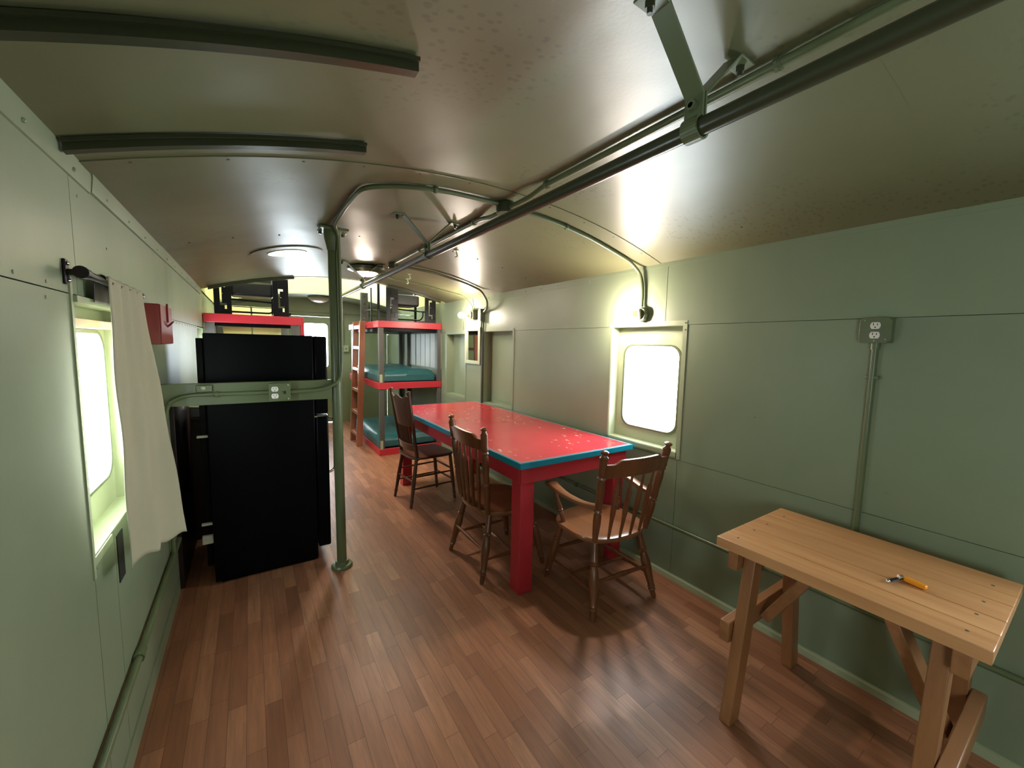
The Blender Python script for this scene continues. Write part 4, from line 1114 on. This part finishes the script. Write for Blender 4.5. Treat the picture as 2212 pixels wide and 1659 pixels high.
# pressed back chair
def pressed_chair(loc, rot):
    o = thing('dining_chair', 'tall old oak chair with a wide pressed back, farthest along the table', 'chair', loc, rot, 'wooden chairs at the red table')
    hs = .465
    seat_mesh(.43, .44, hs, .026, 4.5, .006).build('seat', 'chair_old', o, local=True)
    LG = [(0, .011), (.04, .014), (.1, .013), (.14, .018), (.17, .014), (.5, .019), (.9, .016), (1, .015)]
    for s_ in (-1, 1):
        m = MB(); m.turned((s_*.185, -.235, 0), (s_*.155, -.165, hs-.02), LG, 10); m.build('leg', 'chair_old', o, local=True)
        m = MB(); m.turned((s_*.185, .220, 0), (s_*.165, .175, hs-.02), LG, 10); m.build('leg', 'chair_old', o, local=True)
        m = MB(); m.turned((s_*.175, -.165, hs-.03), (s_*.205, -.262, 1.075), [(0, .018), (.15, .017), (.3, .014), (.5, .016), (.9, .0155), (.95, .016), (.985, .019), (1, .012)], 10); m.build('back_post', 'chair_old', o, local=True)
        for z in (.17, .28):
            m = MB(); m.turned((s_*.175, -.205, z), (s_*.178, .205, z), [(0, .007), (.5, .010), (1, .007)], 8); m.build('side_stretcher', 'chair_old', o, local=True)
    for y, zz in ((.205, (.19, .29)), (-.20, (.23,))):
        for z in zz:
            m = MB(); m.turned((-.175, y, z), (.175, y, z), [(0, .007), (.5, .010), (1, .007)], 8); m.build('stretcher', 'chair_old', o, local=True)
    def yat(z): return -.165-.097*(z-.435)/.64
    # wide pressed panel
    n = 24; m = MB(); A = []
    for i in range(n+1):
        t = i/n; s_ = 2*t-1; bow = -.028*(1-s_*s_)
        ztop = 1.02+.014*math.cos(s_*PI*2.2)+(-.01 if abs(s_) > .85 else 0)
        zbot = .745
        xt, xb = s_*.195, s_*.150
        A.append([m.bm.verts.new((xb, yat(zbot)+bow-.007, zbot)), m.bm.verts.new((xb, yat(zbot)+bow+.007, zbot)), m.bm.verts.new((xt, yat(ztop)+bow+.007, ztop)), m.bm.verts.new((xt, yat(ztop)+bow-.007, ztop))])
    for i in range(n):
        for k in range(4):
            f = m.bm.faces.new([A[i][k], A[i][(k+1) % 4], A[i+1][(k+1) % 4], A[i+1][k]]); f.smooth = k in (1, 3)
    m.bm.faces.new(A[0]); m.bm.faces.new(A[-1][::-1]); m.build('crest_panel', 'chair_old', o, local=True, bevel=.002)
    for k in range(8):
        x = (-.5+(k+.5)/8)*.27; bow = -.028*(1-(x/.15)**2)
        m = MB(); m.turned((x*.97, yat(.565)+bow*.8, .565), (x, yat(.75)+bow, .752), [(0, .006), (.3, .008), (.5, .0095), (.7, .008), (1, .006)], 8); m.build('spindle', 'chair_old', o, local=True)
    m = MB(); A = []
    for i in range(n+1):
        t = i/n; s_ = 2*t-1; bow = -.03*(1-s_*s_); x = s_*.180
        za, zb = .515, .58
        A.append([m.bm.verts.new((x, yat(za)+bow-.008, za)), m.bm.verts.new((x, yat(za)+bow+.008, za)), m.bm.verts.new((x, yat(zb)+bow+.008, zb)), m.bm.verts.new((x, yat(zb)+bow-.008, zb))])
    for i in range(n):
        for k in range(4):
            f = m.bm.faces.new([A[i][k], A[i][(k+1) % 4], A[i+1][(k+1) % 4], A[i+1][k]]); f.smooth = k in (1, 3)
    m.bm.faces.new(A[0]); m.bm.faces.new(A[-1][::-1]); m.build('lower_rail', 'chair_old', o, local=True, bevel=.002)
    return o
pressed_chair((1.39, 3.62, 0), math.radians(-85))

# ================================================================== WORKBENCH
BX0, BX1, BY0, BY1, BZ = 1.570, 2.130, .112, .843, .740
o = thing('wooden_workbench', 'small plank topped pine trestle table against the right wall', 'workbench', ((BX0+BX1)/2, (BY0+BY1)/2, 0))
wd = [.105, .10, .125, .085, .13]; tot = sum(wd); x = BX0
m = MB()
for w_ in wd:
    ww = w_/tot*(BX1-BX0); m.box(x+.0011, x+ww-.0011, BY0, BY1, BZ-.040, BZ); x += ww
m.build('top', 'pine', o, bevel=.002)
for x in (.06, .19, .30, .46):
    for y in (BY1-.055, BY0+.055):
        m = MB(); m.tube([(BX0+x, y, BZ-.001), (BX0+x, y, BZ+.0008)], .0045, 8); m.build('nail', 'screw', o)
xc = (BX0+BX1)/2
for ye, s_ in ((BY1-.055, 1), (BY0+.055, -1)):
    yl = ye-s_*.043            # legs inboard of the cleats
    m = MB(); m.box(BX0+.03, BX1-.03, min(ye-.019, ye+.019), max(ye-.019, ye+.019), BZ-.125, BZ-.0405); m.build('cleat', 'pinex', o, bevel=.004)
    for q in (-1, 1):
        p0 = (xc+q*.262, yl, 0); p1 = (xc+q*.155, yl, BZ-.041)
        d_ = .043
        m = MB(); m.prism([(p0[0]-d_, yl-.022, 0), (p0[0]+d_*.6, yl-.022, 0), (p1[0]+d_*.6, yl-.022, p1[2]), (p1[0]-d_, yl-.022, p1[2])] if q < 0 else
                          [(p0[0]-d_*.6, yl-.022, 0), (p0[0]+d_, yl-.022, 0), (p1[0]+d_, yl-.022, p1[2]), (p1[0]-d_*.6, yl-.022, p1[2])], (0, .044, 0)); m.build('leg', 'pinez', o, bevel=.003)
    zc_, hx = (.315, .275) if s_ > 0 else (.245, .262)
    m = MB(); m.box(xc-hx, xc+hx-(.02 if s_ < 0 else 0), min(ye-.019, ye+.019), max(ye-.019, ye+.019), zc_, zc_+.085); m.build('crosspiece', 'pinex', o, bevel=.004)
    m = MB(); m.bar((xc, yl, zc_+.03), (xc, (BY0+BY1)/2+s_*.07, BZ-.045), .038, .080, (1, 0, 0)); m.build('brace', 'pinex', o, bevel=.003)

# folding knife on the bench
o = thing('pocket_knife', 'small orange handled folding knife lying open on the workbench', 'knife', (1.80, .32, BZ))
m = MB(); a = Vector((1.805, .332, BZ+.010)); b_ = Vector((1.795, .278, BZ+.009)); m.bar(a, b_, .020, .014); m.build('handle', 'orange', o, bevel=.004, seg=3)
m = MB(); m.tube([(1.808, .338, BZ+.009), (1.800, .346, BZ+.009)], .008, 8); m.build('bolster', 'chrome', o)
m = MB(); m.bar((1.805, .340, BZ+.008), (1.745, .358, BZ+.006), .012, .004); m.build('blade', 'iron', o, bevel=.001)
m = MB(); m.ball((1.742, .359, BZ+.006), .007, n=5); m.build('tip', 'chrome', o)
